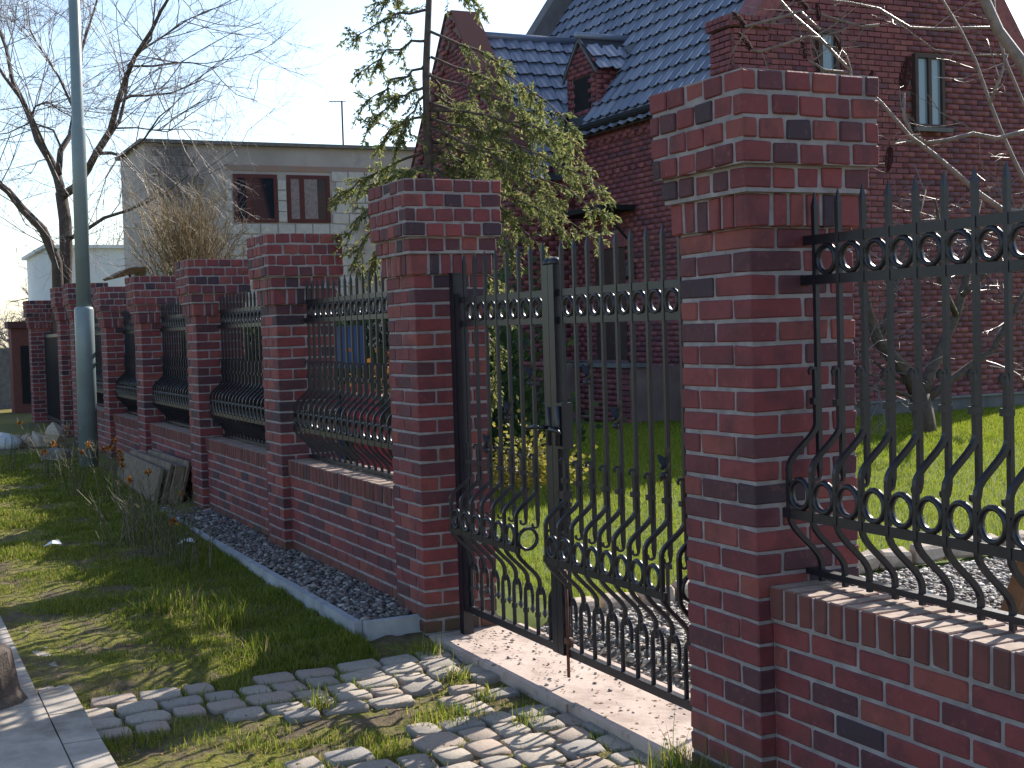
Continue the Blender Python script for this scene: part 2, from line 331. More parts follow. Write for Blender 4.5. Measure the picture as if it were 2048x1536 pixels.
# track beside the verge, rows along the threshold, track nearer the camera
for xr, w, y0, sk in [(-2.90, .185, -1.93, .03), (-2.71, .185, -2.03, .0), (-2.52, .18, -2.03, .0), (-2.345, .16, -1.98, .14), (-2.185, .15, -1.15, .35)]: cob_row(xr, w, y0, -.0, sk)
for xr, w, y0, sk in [(-2.03, .155, -.42, .0), (-1.86, .17, -.40, .2)]: cob_row(xr, w, y0, -.0, sk)
for xr, w, y0, sk in [(-1.66, .19, -.72, .08), (-1.46, .20, -1.35, .04), (-1.255, .20, -1.95, .02), (-1.05, .20, -1.85, .02), (-.85, .19, -1.3, .04), (-.67, .16, -.6, .15)]: cob_row(xr, w, y0, .0, sk)

# ------------------------------------------------------------------ brick piers
C0 = .0833; J = .013; WP = .4626
def cbox(sx, sy, sz, ch=.005, jit=.0024):
    V = []; F = []
    def J_(): return random.uniform(-jit, jit)
    hx, hy, hz_ = sx/2, sy/2, sz/2
    idx = {}
    for x in (-1, 1):
        for y in (-1, 1):
            for z in (-1, 1):
                j = (J_(), J_(), J_())
                for ax in range(3):
                    p = [x*(hx-(ch if ax != 0 else 0))+j[0], y*(hy-(ch if ax != 1 else 0))+j[1], z*(hz_-(ch if ax != 2 else 0))+j[2]]
                    idx[(x, y, z, ax)] = len(V); V.append(p)
    S = (-1, 1)
    for s in S:
        F.append([idx[(s, a, b, 0)] for a, b in ((-1, -1), (1, -1), (1, 1), (-1, 1))]); F.append([idx[(a, s, b, 1)] for a, b in ((-1, -1), (1, -1), (1, 1), (-1, 1))]); F.append([idx[(a, b, s, 2)] for a, b in ((-1, -1), (1, -1), (1, 1), (-1, 1))])
    for a in S:
        for b in S:
            F.append([idx[(a, b, -1, 0)], idx[(a, b, 1, 0)], idx[(a, b, 1, 1)], idx[(a, b, -1, 1)]]); F.append([idx[(a, -1, b, 0)], idx[(a, 1, b, 0)], idx[(a, 1, b, 2)], idx[(a, -1, b, 2)]]); F.append([idx[(-1, a, b, 1)], idx[(1, a, b, 1)], idx[(1, a, b, 2)], idx[(-1, a, b, 2)]])
            for c in S: F.append([idx[(a, b, c, 0)], idx[(a, b, c, 1)], idx[(a, b, c, 2)]])
    return Geo().add(V, F)
BR = [cbox(1, 1, 1, .0045, 0) for _ in range(1)]
_bm = {}
def bmesh_of(sx, sy, sz, mat='brick'):
    k = (round(sx, 3), round(sy, 3), round(sz, 3), mat)
    if k not in _bm: _bm[k] = [cbox(sx, sy, sz).mesh('brick', M[mat]) for _ in range(4)]
    return random.choice(_bm[k])
def brick(parent, x, y, z, sx, sy, sz, mat='brick', name='brick'):
    return link(name, bmesh_of(sx, sy, sz, mat), parent, (x+random.uniform(-.0012, .0012), y+random.uniform(-.0012, .0012), z+random.uniform(-.001, .001)), (random.uniform(-.004, .004), random.uniform(-.004, .004), random.uniform(-.004, .004)))
def ring(parent, w, zc, bh, fr, H, sideN, jt=0.):
    """one course round a square of side w: fr = widths along the front and back, the sides filled between"""
    for sgn in (-1, 1):
        x = -w/2
        for i, b in enumerate(fr):
            e0, e1 = x+(0 if i == 0 else J/2), x+b-(0 if i == len(fr)-1 else J/2)
            brick(parent, (e0+e1)/2+random.uniform(-jt, jt)*.4, sgn*(w/2-H/2)+random.uniform(-jt, jt), zc+random.uniform(-jt, jt)*.5, round(e1-e0, 4), H, bh); x += b
        inner = w-2*H-J; b = inner/sideN
        for i in range(sideN): brick(parent, sgn*(w/2-H/2)+random.uniform(-jt, jt), -inner/2+b*(i+.5), zc+random.uniform(-jt, jt)*.5, H, b-J, bh)
def pier_base(zg=-.25):
    p = link('brick_pier', None, None, (-WP/2, WP/2, zg)); tag(p, 'x', 'brick pier', 'brick piers of the street fence')
    g = Geo(); i = .0065
    z22 = 22*C0-zg
    def blk(w, a, b): g.box(-w/2+i, w/2-i, -w/2+i, w/2-i, a, b)
    blk(WP, -.12, z22+.002); blk(WP+.04, z22+.002, z22+.118); blk(WP+.084, z22+.118, z22+.127+C0+.004)
    blk(WP+.14, z22+.127+C0+.004, z22+.127+5*C0-.004)
    link('mortar', g.mesh('mortar', M['mortar']), p)
    for k in range(-4, 22):
        zc = k*C0-zg+C0/2
        if k % 2: ring(p, WP, zc, C0-J, [WP/2, WP/2], .11, 1)
        else:
            for sgn in (-1, 1):
                for a in (-1, 1): brick(p, sgn*(WP/2-.055), a*(WP+J)/4, zc, .11, (WP-J)/2, C0-J)
                brick(p, 0, sgn*(WP/2-.055), zc, WP-.22-2*J, .11, C0-J)
    w = WP+.04; ring(p, w, z22+.0575, .115, [w/6]*6, .10, 4, .004)
    w = WP+.084; ring(p, w, z22+.127+C0/2, C0-J, [w/5]*5, .109, 3, .004)
    w = WP+.14
    for q in range(4):
        zc = z22+.127+C0*(q+1.5)
        if q % 2 == 0: ring(p, w, zc, C0-J, [w/10]+[w/5]*4+[w/10], .12, 3, .005)
        else: ring(p, w, zc, C0-J, [w/5]*5, .06, 4, .005)
    return p
PX = [0, -3.2584, -6.185, -9.04, -11.96, -14.55, -17.72, -19.35, -23.95, 2.9]
PD = [0, -.015, -.105, -.135, -.16, -.18, 0, 0, -.08, 0]
PL = ['large red brick gate pier nearest the camera, right of the iron gate', 'red brick gate pier carrying the left leaf of the iron gate', 'brick pier with a dark conifer behind it, next left of the gate pier',
      'brick pier rising directly behind the leaning planks', 'brick pier standing just right of the one beside the lamp post', 'brick pier close to the right side of the grey lamp post',
      'taller brick pier partly hidden behind the grey lamp post', 'slim looking tall brick pier left of the lamp post, its top before the bare tree', 'far brick pier at the left end of the fence, open sky above it', 'brick pier closing the near fence panel beyond the right edge']
P0 = pier_base(); PIERS = [P0]; P0['label'] = PL[0]
for i in range(1, len(PX)-1):
    o = copy_tree(P0); o.location = (PX[i]-WP/2, WP/2, -.25+PD[i]); o['label'] = PL[i]; PIERS.append(o)

# ------------------------------------------------------------------ low walls with rowlock coping
def low_wall(L, depth_courses=9, z0=0.):
    p = link('low_wall', None, None, (0, 0, 0)); tag(p, 'x', 'low brick wall', 'low brick walls between the piers')
    yf, zt = .06, .548+z0
    g = Geo(); i = .0065; g.box(0, L, yf+i, .40, -.45, zt-.121); g.box(0, L, yf-.012+i, .41, zt-.121, zt-.006); link('mortar', g.mesh('mortar', M['mortar']), p)
    n = int(round(L/.0812)); b = L/n
    for k in range(n):
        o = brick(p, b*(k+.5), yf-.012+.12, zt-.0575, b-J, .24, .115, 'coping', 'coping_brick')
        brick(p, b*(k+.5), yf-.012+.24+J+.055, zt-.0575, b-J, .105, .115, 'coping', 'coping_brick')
    for q in range(depth_courses):
        zc = zt-.127-C0*(q+.5); x = -(.125 if q % 2 else 0)-.04
        while x < L-.02:
            a, e = max(x, 0), min(x+.25, L)
            if e-a > .03: brick(p, (a+e)/2, yf+.055, zc, round(e-a-J, 3), .11, C0-J)
            x += .25
    return p
LB = 2.9-WP
wall0 = low_wall(2.437); wall0.location = (.0, 0, 0)
wall0['label'] = 'low brick wall in the right foreground, sunlit rowlock coping under the nearest railing'
WALLS = [wall0]
WL = ['low brick wall above the gravel bed between the left gate pier and the next pier', 'low brick wall directly right of the pier behind the planks', 'low brick wall right behind the leaning planks', 'short looking low wall just right of the lamp post', 'low brick wall hidden mostly behind the lamp post']
for i in range(1, 6):
    x1 = PX[i]-WP; x0 = PX[i+1]; o = copy_tree(wall0); o.location = (x0, 0, [-.022, -.03, -.04, -.05, -.05][i-1]); o.scale = ((x1-x0)/2.437, 1, 1); o['label'] = WL[i-1]; WALLS.append(o)

# ------------------------------------------------------------------ wrought iron
YF, YB = .236, .10
def spike_bar(ztip, zlow, r=.0122, hook=True):
    g = Geo(); P = []; R = []
    if hook:
        for a in np.linspace(math.pi*1.05, 0, 6): P.append((0, -.016+.016*math.cos(a)-.0, zlow-.012*math.sin(a)+.0)); R.append(.0075)
        P = [(0, -.032+.000, zlow+.012)]+[(p[0], p[1], p[2]) for p in P]; R = [.0055]+R
    P += [(0, 0, zlow+.03), (0, 0, ztip-.13), (0, 0, ztip-.05), (0, 0, ztip)]; R += [r, r, r*1.12, .0015]
    return g.tube(P, R, 4, up=(1, 0, 0)).mesh('spike_bar', M['iron'])
def s_curve(p0, p1, n=7):                          # smooth S between two (y, z) points, leaving and arriving vertical
    out = []
    for t in np.linspace(0, 1, n):
        out.append((0, p0[0]+(p1[0]-p0[0])*(t*t*(3-2*t)), p0[1]+(p1[1]-p0[1])*(.5*t+.5*(t+.0*math.sin(2*math.pi*t)))))
    return out
def belly_bar(ztop, zs, ze, zr, zb, yF=YF, yB=YB, r=.0122):
    """scroll at ztop, down beside the spike bar, bulging out between zs and ze, back to the plane between zr and zb"""
    g = Geo(); P = [(0, yF-.034, ztop-.018), (0, yF-.038, ztop-.004), (0, yF-.028, ztop+.006), (0, yF-.014, ztop+.004), (0, yF-.012, ztop-.02), (0, yF-.010, zs+.05)]
    P += s_curve((yF-.010, zs), (yB, ze), 12)+s_curve((yB, zr), (yF, zb), 12)+[(0, yF, zb-.06)]
    R = [.006, .007, .0085, .0095]+[r]*(len(P)-4)
    return g.tube(P, R, 4, up=(1, 0, 0)).mesh('belly_bar', M['iron'])
RING = Geo().torus((0, 0, 0), .0465, .0095).mesh('ring', M['iron'], True)
COLLAR = Geo().box(-.0125, .0125, -.026, .0125, -.012, .012).mesh('collar', M['iron'])
def rail(parent, x0, x1, y, z, h=.034, t=.012, name='rail'):
    return link(name, Geo().box(x0, x1, y-t/2, y+t/2, z-h/2, z+h/2).mesh(name, M['iron']), parent)
def fence_panel(L):
    p = link('fence_panel', None, None, (0, 0, 0)); tag(p, 'x', 'iron railing', 'iron fence panels between the piers')
    n = 19; pitch = L/n
    sp = spike_bar(1.95, .935); bb = belly_bar(1.315, 1.125, .968, .80, .612)
    for k in range(n):
        x = pitch*(k+.5)
        link('spike_bar', sp, p, (x, YF, 0), (0, 0, random.uniform(-.05, .05))); link('belly_bar', bb, p, (x-.0, 0, random.uniform(-.006, .006)))
        link('collar', COLLAR, p, (x, YF-.004, 1.205))
        if k < n-1:
            link('ring', RING, p, (x+pitch/2, YF, 1.708), (0, random.uniform(0, 3), 0), (1.02, 1, 1.04)); link('ring', RING, p, (x+pitch/2, YB, .886), (0, random.uniform(0, 3), 0), (1.1, 1, 1.1))
    rail(p, -.01, L+.01, YF, 1.780); rail(p, -.01, L+.01, YF, 1.638); rail(p, .03, L-.03, YB, .812); rail(p, -.01, L+.01, YF, .585, .022, .034)
    g = Geo(); [g.box(a, a+.03, YF-.02, YF+.02, 1.62, 1.655) for a in (-.012, L-.018)]; link('wall_bracket', g.mesh('wall_bracket', M['iron']), p)
    return p
fp0 = fence_panel(2.437); fp0.location = (.0, 0, 0); fp0['label'] = 'near black wrought iron railing with belly bars right of the large gate pier'
FL = ['spiked iron railing with glinting rings left of the left gate pier', 'dark iron railing over the wall right of the pier behind the planks', 'dark iron railing above the leaning planks', 'narrow looking iron railing to the right of the lamp post', 'iron railing behind the grey lamp post']
for i in range(1, 6):
    x1 = PX[i]-WP; x0 = PX[i+1]; o = copy_tree(fp0); o.location = (x0, 0, [-.04, -.05, -.05, -.06, -.06][i-1]); o.scale = ((x1-x0)/2.437, 1, 1); o['label'] = FL[i-1]

# gate
GY, GB = .22, .095
HOOKM = None
def hook_mesh():
    g = Geo(); P = [(0, 0, -.09), (0, 0, .09)]; R = [.0115, .0115]
    for a in np.linspace(math.pi, 0, 9): P.append((.042+.042*math.cos(a), 0, .11+.055*math.sin(a))); R.append(.0105)
    P += [(.084, 0, .09), (.082, 0, .06)]; R += [.0095, .008]
    g.tube(P, R, 5, up=(0, 1, 0)); g.tube([(.082, 0, .062), (.081, 0, .035), (.08, 0, .012)], [.006, .016, .001], 6); g.tube([(0, 0, .005), (0, 0, .03)], [.016, .016], 6); return g.mesh('hook_bar', M['iron'])
HK = hook_mesh()
def leaf_mesh():
    g = Geo()
    for s, z in ((1, .0), (-1, -.035), (1, -.06)):
        V = [(0, 0, z-.02), (s*.026, -.018, z+.012), (s*.05, -.012, z+.045), (s*.022, .004, z+.03)]
        g.add(V, [(0, 1, 2, 3)]); g.add([(v[0]*.9, v[1]+.006, v[2]) for v in V], [(3, 2, 1, 0)])
    g.lathe((0, -.012, -.085), [(.004, -.01), (.015, .0), (.017, .012), (.008, .022)], 8); g.lathe((-.016, -.008, -.05), [(.003, -.008), (.011, 0), (.011, .008), (.003, .015)], 7)
    return g.mesh('leaf_ornament', M['iron'], True)
LFM = leaf_mesh()
def gate_leaf(x0, x1, leaf_at, label, lockside):
    p = link('gate_leaf', None, None, (x0, GY, -.13)); tag(p, label, 'iron gate', 'leaves of the iron double gate'); zo = -.13
    def q(z): return z-zo
    L = x1-x0; n = int(round(L/.1385)); pitch = L/n
    sp = spike_bar(q(1.92), q(.485)); bb = belly_bar(q(.848), q(.67), q(.545), q(.37), q(.19), 0, GB-GY)
    for k in range(n):
        x = pitch*(k+.5)
        link('spike_bar', sp, p, (x, 0, 0)); 
        if k < n-1: link('ring', RING, p, (x+pitch/2, 0, q(1.592)), (0, random.uniform(0, 3), 0), (1.0, 1, 1.0))
        if k < n-1 or lockside == 'left':
            link('belly_bar', bb, p, (x, 0, random.uniform(-.005, .005))); link('collar', COLLAR, p, (x, -.004, q(.745)))
        if k < n-2: link('ring', RING, p, (x+pitch/2, GB-GY, q(.438)), (0, random.uniform(0, 3), 0), (1.08, 1, 1.08))
        link('hook_bar', HK, p, (x-.03, 0, q(0)))
    for xe in ((pitch*.5, pitch*(n-1.5)) if lockside != 'left' else (pitch*.5, pitch*(n-.5))):
        link('ring', Geo().torus((0, 0, 0), .054, .0095, 'X').mesh('ring', M['iron'], True), p, (xe+.004, (GB-GY)/2, q(.42)))
    rail(p, 0, L, 0, q(1.662)); rail(p, 0, L, 0, q(1.528)); rail(p, pitch*.3, pitch*(n-1.3), GB-GY, q(.37), .034, .014); rail(p, 0, L, 0, q(-.105), .04, .034)
    for k, z in leaf_at: link('leaf_ornament', LFM, p, (pitch*(k+.5), -.012, q(z)))
    # stiles
    hx, lx = (L, 0) if lockside == 'left' else (0, L)
    link('hinge_stile', Geo().box(hx-.024, hx+.024, -.024, .024, q(-.125), q(1.70)).mesh('hinge_stile', M['iron']), p)
    g = Geo().box(lx-.028, lx+.028, -.028, .028, q(-.125), q(1.80)); st = link('meeting_stile', g.mesh('meeting_stile', M['iron']), p)
    link('stile_cap', Geo().lathe((lx, 0, q(1.80)), [(.032, 0), (.035, .008), (.033, .02), (.022, .032), (.004, .038)], 14).mesh('stile_cap', M['iron'], True), p)
    return p, L, pitch, n
gl, gLL, gp, gn = gate_leaf(-3.11, -1.985, [(2, .91), (4, 1.10), (6, 1.29)], 'left iron gate leaf hung on the smaller brick gate pier', 'right')
gr, gRL, gp2, gn2 = gate_leaf(-1.925, -.60, [(2, 1.31), (4, 1.12), (7, .93)], 'right iron gate leaf with the lock box and drop bolt', 'left')
zq = .13
# lock, handles, bolt on the right leaf
link('lock_box', Geo().box(.022, .085, -.03, .03, .90+zq, 1.125+zq).mesh('lock_box', M['iron']), gr)
g = Geo().box(.03, .072, -.042, -.031, .915+zq, 1.11+zq); g.tube([(.05, -.04, 1.0+zq), (.05, -.085, 1.0+zq)], .009, 8); g.tube([(.05, -.085, 1.0+zq), (.07, -.088, 1.0+zq), (.15, -.088, .995+zq), (.165, -.085, .985+zq)], [.009, .010, .009, .006], 8); link('door_handle', g.mesh('door_handle', M['iron'], True), gr)
g = Geo().box(-.014, .014, -.034, -.024, .91+zq, 1.10+zq); g.tube([(0, -.03, 1.0+zq), (0, -.085, 1.0+zq)], .009, 8); g.tube([(0, -.085, 1.0+zq), (-.03, -.09, 1.005+zq), (-.11, -.09, .995+zq), (-.125, -.088, .985+zq)], [.009, .011, .011, .006], 8); link('door_handle', g.mesh('door_handle', M['iron'], True), gl, (gLL, 0, 0))
g = Geo().tube([(.06, -.02, -.225+zq), (.06, -.02, .30+zq)], .0085, 8); g.box(.04, .08, -.03, -.0, -.06+zq, -.03+zq); g.tube([(.06, -.02, .30+zq), (.06, -.055, .305+zq), (.06, -.06, .29+zq)], .008, 6); link('drop_bolt', g.mesh('drop_bolt', M['rust'], True), gr)
link('bolt_keeper', Geo().box(.022, .075, -.028, .02, .655+zq, .695+zq).box(.022, .07, -.028, .02, .615+zq, .635+zq).mesh('bolt_keeper', M['iron']), gr)
for xp, lb in ((-3.165, 'slim square iron hinge post beside the left gate pier'), (-.545, 'iron hinge post behind the large gate pier at the right leaf')):
    o = link('hinge_post', Geo().box(-.03, .03, -.03, .03, 0, 2.08).box(-.034, .034, -.034, .034, 2.08, 2.09).mesh('hinge_post', M['iron']), None, (xp, GY, -.27)); tag(o, lb, 'gate post')
o = link('gate_stop', Geo().tube([(0, 0, 0), (0, 0, .30)], .012, 6).box(-.03, .03, -.015, .015, .29, .32).mesh('gate_stop', M['iron']), None, (-2.7, 1.30, -.22)); tag(o, 'small iron stop stake standing in the gravel behind the gate', 'stake')

# ------------------------------------------------------------------ gravel, loose stones, litter
n = 8200; P = np.stack([rng.uniform(-11.5, -3.42, n), rng.uniform(-.325, .07, n), np.zeros(n)], 1); P[:, 2] = -.178+rng.uniform(-.012, .012, n)-.03*np.exp(-((P[:, 1]-.0)/.1)**2)*0
tag(link('gravel', stones('gravel', P, .0155, M['gravel'])), 'grey and brown pebbles filling the bed along the fence wall', 'gravel', kind='stuff')
n = 15000; P = np.stack([-3.05+rng.exponential(1.5, n), rng.uniform(.52, 5.5, n), np.zeros(n)], 1); P = P[P[:, 0] < 2.5]; P[:, 2] = hz(P[:, 0], P[:, 1])+rng.uniform(-.01, .008, len(P))
tag(link('drive_gravel', stones('drive_gravel', P, .016, M['drive'])), 'pale crushed gravel of the drive inside the gate', 'gravel', kind='stuff')
n = 150; P = np.stack([rng.uniform(-3.1, -.55, n), .56-np.abs(rng.normal(0, .26, n)), np.full(n, -.252)], 1); P[:, 1] = np.clip(P[:, 1], .03, .6)
tag(link('loose_pebbles', stones('loose_pebbles', P, .008, M['drive'])), 'loose grit scattered on the threshold slab', 'grit', kind='stuff')
def leaves(name, P, size, mat, lift=.006):
    n = len(P); q = rng.uniform(0, 6.28, n); s = size*rng.uniform(.6, 1.3, n); c, sn = np.cos(q), np.sin(q); w = .42
    base = np.array([(-1, 0, 0), (-.1, w, .25), (1, .1, .1), (.1, -w, .2)]); V = np.empty((n, 4, 3))
    for k in range(4):
        bx, by, bz = base[k]; V[:, k, 0] = P[:, 0]+s*(bx*c-by*sn); V[:, k, 1] = P[:, 1]+s*(bx*sn+by*c); V[:, k, 2] = P[:, 2]+lift+s*bz*rng.uniform(.3, 2.2, n)
    return npmesh(name, V.reshape(-1, 3), np.arange(n*4).reshape(n, 4), mat)
n = 2600; P = np.stack([-.4-9*rng.random(n)**1.4, rng.uniform(-2.1, .55, n), np.zeros(n)], 1); P = P[(P[:, 1] < -.36) | (P[:, 0] > -3.3)]; P[:, 2] = np.maximum(hz(P[:, 0], P[:, 1]), np.where(P[:, 1] > .03, -.258, -1))
tag(link('fallen_leaves', leaves('fallen_leaves', P, .012, M['leaf'])), 'dry brown leaf scraps on the grass and cobbles', 'leaf litter', kind='stuff')

# edging stones between lawn and drive
ed = tag(link('edging', None, None, (-3.12, .7, -.2)), 'row of pale edging stones between the lawn and the gravel drive', 'edging')
EM = [cbox(.10, .26, .12, .022, .016).mesh('edging_stone', M['pale']) for _ in range(4)]
y = .8
while y < 6.5:
    link('edging_stone', random.choice(EM), ed, (-.02*(y-.8)+random.uniform(-.015, .015), y-.7+.13, -.005+random.uniform(-.014, .014)+.02*(y-.8)), (random.uniform(-.08, .08), random.uniform(-.08, .08), random.uniform(-.06, .1))); y += .275

# ------------------------------------------------------------------ grass blades
def vnoise(x, y, s, seed):
    r = np.random.default_rng(seed); T = r.random((64, 64)); x = x*s; y = y*s; xi = np.floor(x).astype(int); yi = np.floor(y).astype(int); fx = sm(x-xi); fy = sm(y-yi)
    g = lambda a, b: T[a % 64, b % 64]
    return (g(xi, yi)*(1-fx)+g(xi+1, yi)*fx)*(1-fy)+(g(xi, yi+1)*(1-fx)+g(xi+1, yi+1)*fx)*fy
def blades(name, X, Y, Z, h, w, mat, lean=.5):
    n = len(X); q = rng.uniform(0, 6.28, n); l = rng.normal(0, lean, n); d = rng.uniform(0, 6.28, n); dx, dy = np.cos(d)*l*h, np.sin(d)*l*h; wx, wy = np.cos(q)*w, np.sin(q)*w
    V = np.empty((n, 5, 3)); B = np.stack([X, Y, Z], 1)
    V[:, 0] = B-np.stack([wx, wy, 0*wx], 1); V[:, 1] = B+np.stack([wx, wy, 0*wx], 1)
    m = B+np.stack([dx*.4, dy*.4, h*.6], 1); V[:, 2] = m+np.stack([wx, wy, 0*wx], 1)*.75; V[:, 3] = m-np.stack([wx, wy, 0*wx], 1)*.75
    V[:, 4] = B+np.stack([dx, dy, h*np.sqrt(np.clip(1-.4*l*l, .2, 1))], 1)
    i = (np.arange(n)*5)[:, None]; F = np.concatenate([i+np.array([[0, 1, 2]]), i+np.array([[0, 2, 3]]), i+np.array([[3, 2, 4]])])
    return npmesh(name, V.reshape(-1, 3), F, mat)
# verge outside the fence
n = 330000; u = rng.random(n); X = -2.3-14*(u**1.7); Y = rng.uniform(-2.12, -.36, n)
dens = vnoise(X, Y, 2.3, 1)*.6+vnoise(X, Y, 7, 2)*.4; dens = dens+.25*sm((Y+1.1)/.7)+.12*sm((-X-3.6)/1.5)-.10
bare = sm((-Y-1.25)/.5)*sm((X+5.2)/1.2)*.18; dens -= bare
cob = (X > -3.02)
keep = (rng.random(n) < np.clip((dens-.36)*2.6, 0.06, 1)) & ~cob
X, Y, dd = X[keep], Y[keep], dens[keep]; h = np.clip(.013+.055*(dd-.42), .009, .075)*rng.lognormal(0, .3, len(X)); far = np.clip(-X/6, 1, 2.2)
vg = blades('verge_grass', X, Y, hz(X, Y)-.008, h, .0019*far, M['grass'], .55); tag(link('verge_grass', vg), 'rough patchy grass verge between the kerb and the pavement', 'grass', kind='stuff')
# grass in the cobble joints and the middle strip
n = 90000; X = rng.uniform(-3.05, -.2, n); Y = rng.uniform(-2.03, .005, n)
ins = np.zeros(n, bool)
for (a, b, hx, hy) in COBS: ins |= (np.abs(X-a) < hx-.006) & (np.abs(Y-b) < hy-.006)
v = vnoise(X, Y, 3.1, 5)*.6+vnoise(X, Y, 9, 6)*.4
mid = (X > -2.35) & (X < -1.55) & (Y < -.35); pr_ = np.where(mid, np.clip((v-.50)*3.2, .0, .8), np.clip((v-.38)*2.8, .06, .85))
keep = ~ins & (rng.random(n) < pr_); X, Y, v = X[keep], Y[keep], v[keep]
vg = blades('joint_grass', X, Y, hz(X, Y)-.012, np.clip(.02+.05*(v-.4), .012, .07)*rng.lognormal(0, .35, len(X)), .0017, M['grass'], .6); tag(link('joint_grass', vg), 'short grass growing between the cobblestones and on the middle strip', 'grass', kind='stuff')
# lawn inside
n = 230000; u = rng.random(n); X = -3.2-10.5*u**1.25; Y = rng.uniform(.9, 14.5, n); X = np.minimum(X, -3.2-.02*(Y-.8)); keep = (X > -12.6) | (Y < 8.0)
X, Y = X[keep], Y[keep]; sc_ = np.clip(-X/5, 1, 2.6)
lg = blades('lawn_grass', X, Y, hz(X, Y)-.01, rng.uniform(.03, .055, len(X))*(1+.3*vnoise(X, Y, 1.5, 9)), .0026*sc_, M['lawn'], .45); tag(link('lawn_grass', lg), 'bright mown lawn inside the fence in front of the brick house', 'lawn', kind='stuff')
# tufts: at the pier foot, along the slab, in the verge
def tuft(x, y, n, h, spread, label):
    X = x+rng.normal(0, spread, n); Y = y+rng.normal(0, spread, n)
    o = link('grass_tuft', blades('grass_tuft', X, Y, hz(X, Y)-.012, h*rng.lognormal(0, .3, n), .0022, M['grass'], .55), None); return tag(o, label, 'grass tuft', 'grass tufts')
tuft(-.36, -.10, 420, .12, .09, 'dark grass tuft at the foot of the large gate pier, left corner'); tuft(-.08, -.16, 420, .11, .09, 'dark grass tuft at the front corner of the large gate pier')
tuft(-.62, .02, 90, .12, .035, 'sunlit grass wisps where the threshold meets the large pier'); tuft(-2.93, -.11, 160, .085, .045, 'bright grass tuft at the left end of the threshold slab')
tuft(-2.42, -.17, 110, .07, .035, 'small bright tuft against the threshold edge'); tuft(-2.0, -.2, 100, .06, .035, 'yellow green tuft beside the first lit cobble ring shadow')
tuft(-2.24, -.95, 150, .08, .04, 'bright tuft at the edge of the bare middle strip'); tuft(-1.78, -.48, 320, .06, .09, 'broad bright tuft in front of the gate middle'); tuft(-1.5, -.2, 120, .06, .05, 'bright tuft near the drop bolt shadow')
tuft(-4.15, -.95, 360, .13, .10, 'tall lit grass clump on the verge between two shadows'); tuft(-4.8, -1.15, 300, .12, .10, 'half shaded grass clump on the verge left of the lit clump'); tuft(-3.3, -1.0, 260, .075, .10, 'lit grass clump above the cobbled track')

# ------------------------------------------------------------------ brick house
HX0, HX1, HY, HR, HB, HE, HT = -21.4, -11.85, 8.27, 11.175, 14.08, 4.88, 1.4
ZG = -.30
ho = empty('brick_house', ((HX0+HX1)/2, 11.4, ZG), 'dark red brick house with a steep tiled roof behind the gate', 'house')
def H(name, g, mat, smooth=False, parent=None):     # parts are built in world space and hung on the house
    o = link(name, g.mesh(name, mat, smooth) if isinstance(g, Geo) else g, parent or ho); o.matrix_parent_inverse = (parent or ho).matrix_world.inverted() if False else Matrix.Translation(-Vector(ho.location)); return o
bpy.context.view_layer.update()
ZR = HE+HT*(HR-HY)
g = Geo(); g.box(HX0+.02, HX1-.02, HY+.02, HB-.02, ZG, HE); g.poly_prism([(HY+.02, HE), (HB-.02, HE), (HR, ZR-.03)], HX1-.52, HX1-.02, 'X'); g.poly_prism([(HY+.02, HE), (HB-.02, HE), (HR, ZR-.03)], HX0+.02, HX0+.35, 'X')
WX0, WX1, WYF, WR, WZR, WT = -21.0, -16.7, 7.0, -18.85, 6.85, 1.25
WE = WZR-WT*(WX1-WR)
g.box(WX0+.02, WX1-.02, WYF+.02, HY+.1, ZG, WE); g.poly_prism([(WX0+.02, WE), (WX1-.02, WE), (WR, WZR-.03)], WYF+.02, WYF+.35)
H('wall', g, M['housemortar'])
# bricks of the visible walls
allb = []                                            # (centre, half sizes)
def face_bricks(axis, fixed, a0, a1, z0, z1, inside, holes=(), out=1, c=C0, L=.25):
    k = 0; z = z0
    while z < z1:
        a = a0-(L/2 if k % 2 else 0)
        while a < a1:
            s, e = max(a, a0), min(a+L, a1); mid = (s+e)/2; zc = z+c/2
            if e-s > .04 and inside(mid, zc) and not any(h0-.02 < mid < h1+.02 and k0 < zc < k1 for h0, h1, k0, k1 in holes):
                d = random.uniform(0, .003)
                if axis == 'X': allb.append(((mid, fixed-.012*1-d, zc), ((e-s-J)/2, .03, (c-J)/2)))
                else: allb.append(((fixed+out*(.012+d), mid, zc), (.03, (e-s-J)/2, (c-J)/2)))
            a += L
        z += c; k += 1
DW = (-16.0, -14.98, .9, 3.02); BW = (-17.6, -16.3, 1.0, 3.0)
face_bricks('X', HY+.03, WX1, HX1, .2, HE-.02, lambda a, z: True, [DW])
GW1 = (11.47, 12.05, 4.30, 5.41); GW2 = (9.69, 10.04, 5.0, 5.65)
face_bricks('Y', HX1-.03, HY, HB, .2, ZR, lambda a, z: z < HE+HT*(HR-HY)-HT*abs(a-HR)-.02, [GW1, GW2])
FW1 = (-19.5, -18.3, 1.2, 3.3)
face_bricks('X', WYF+.03, WX0, WX1, .2, WZR, lambda a, z: z < WZR-WT*abs(a-WR)-.02, [FW1])
face_bricks('Y', WX1-.03, WYF, HY, .2, WE, lambda a, z: True)
KX = HX1-.54
face_bricks('X', HY-.03, HX1-.50, HX1+.02, HE-.3, HE+.68, lambda a, z: True); face_bricks('Y', HX1+.02, HY-.03, HY+.55, HE-.3, HE+.68, lambda a, z: True)
face_bricks('X', HY-.07, KX, HX1+.06, HE+.72, HE+.86, lambda a, z: True, L=.125); face_bricks('Y', HX1+.06, HY-.07, HY+.60, HE+.72, HE+.86, lambda a, z: True, L=.125)
DX0, DX1, DY, DZ0, DZA, DZE = -17.2, -16.22, 8.5, 5.15, 6.42, 5.93
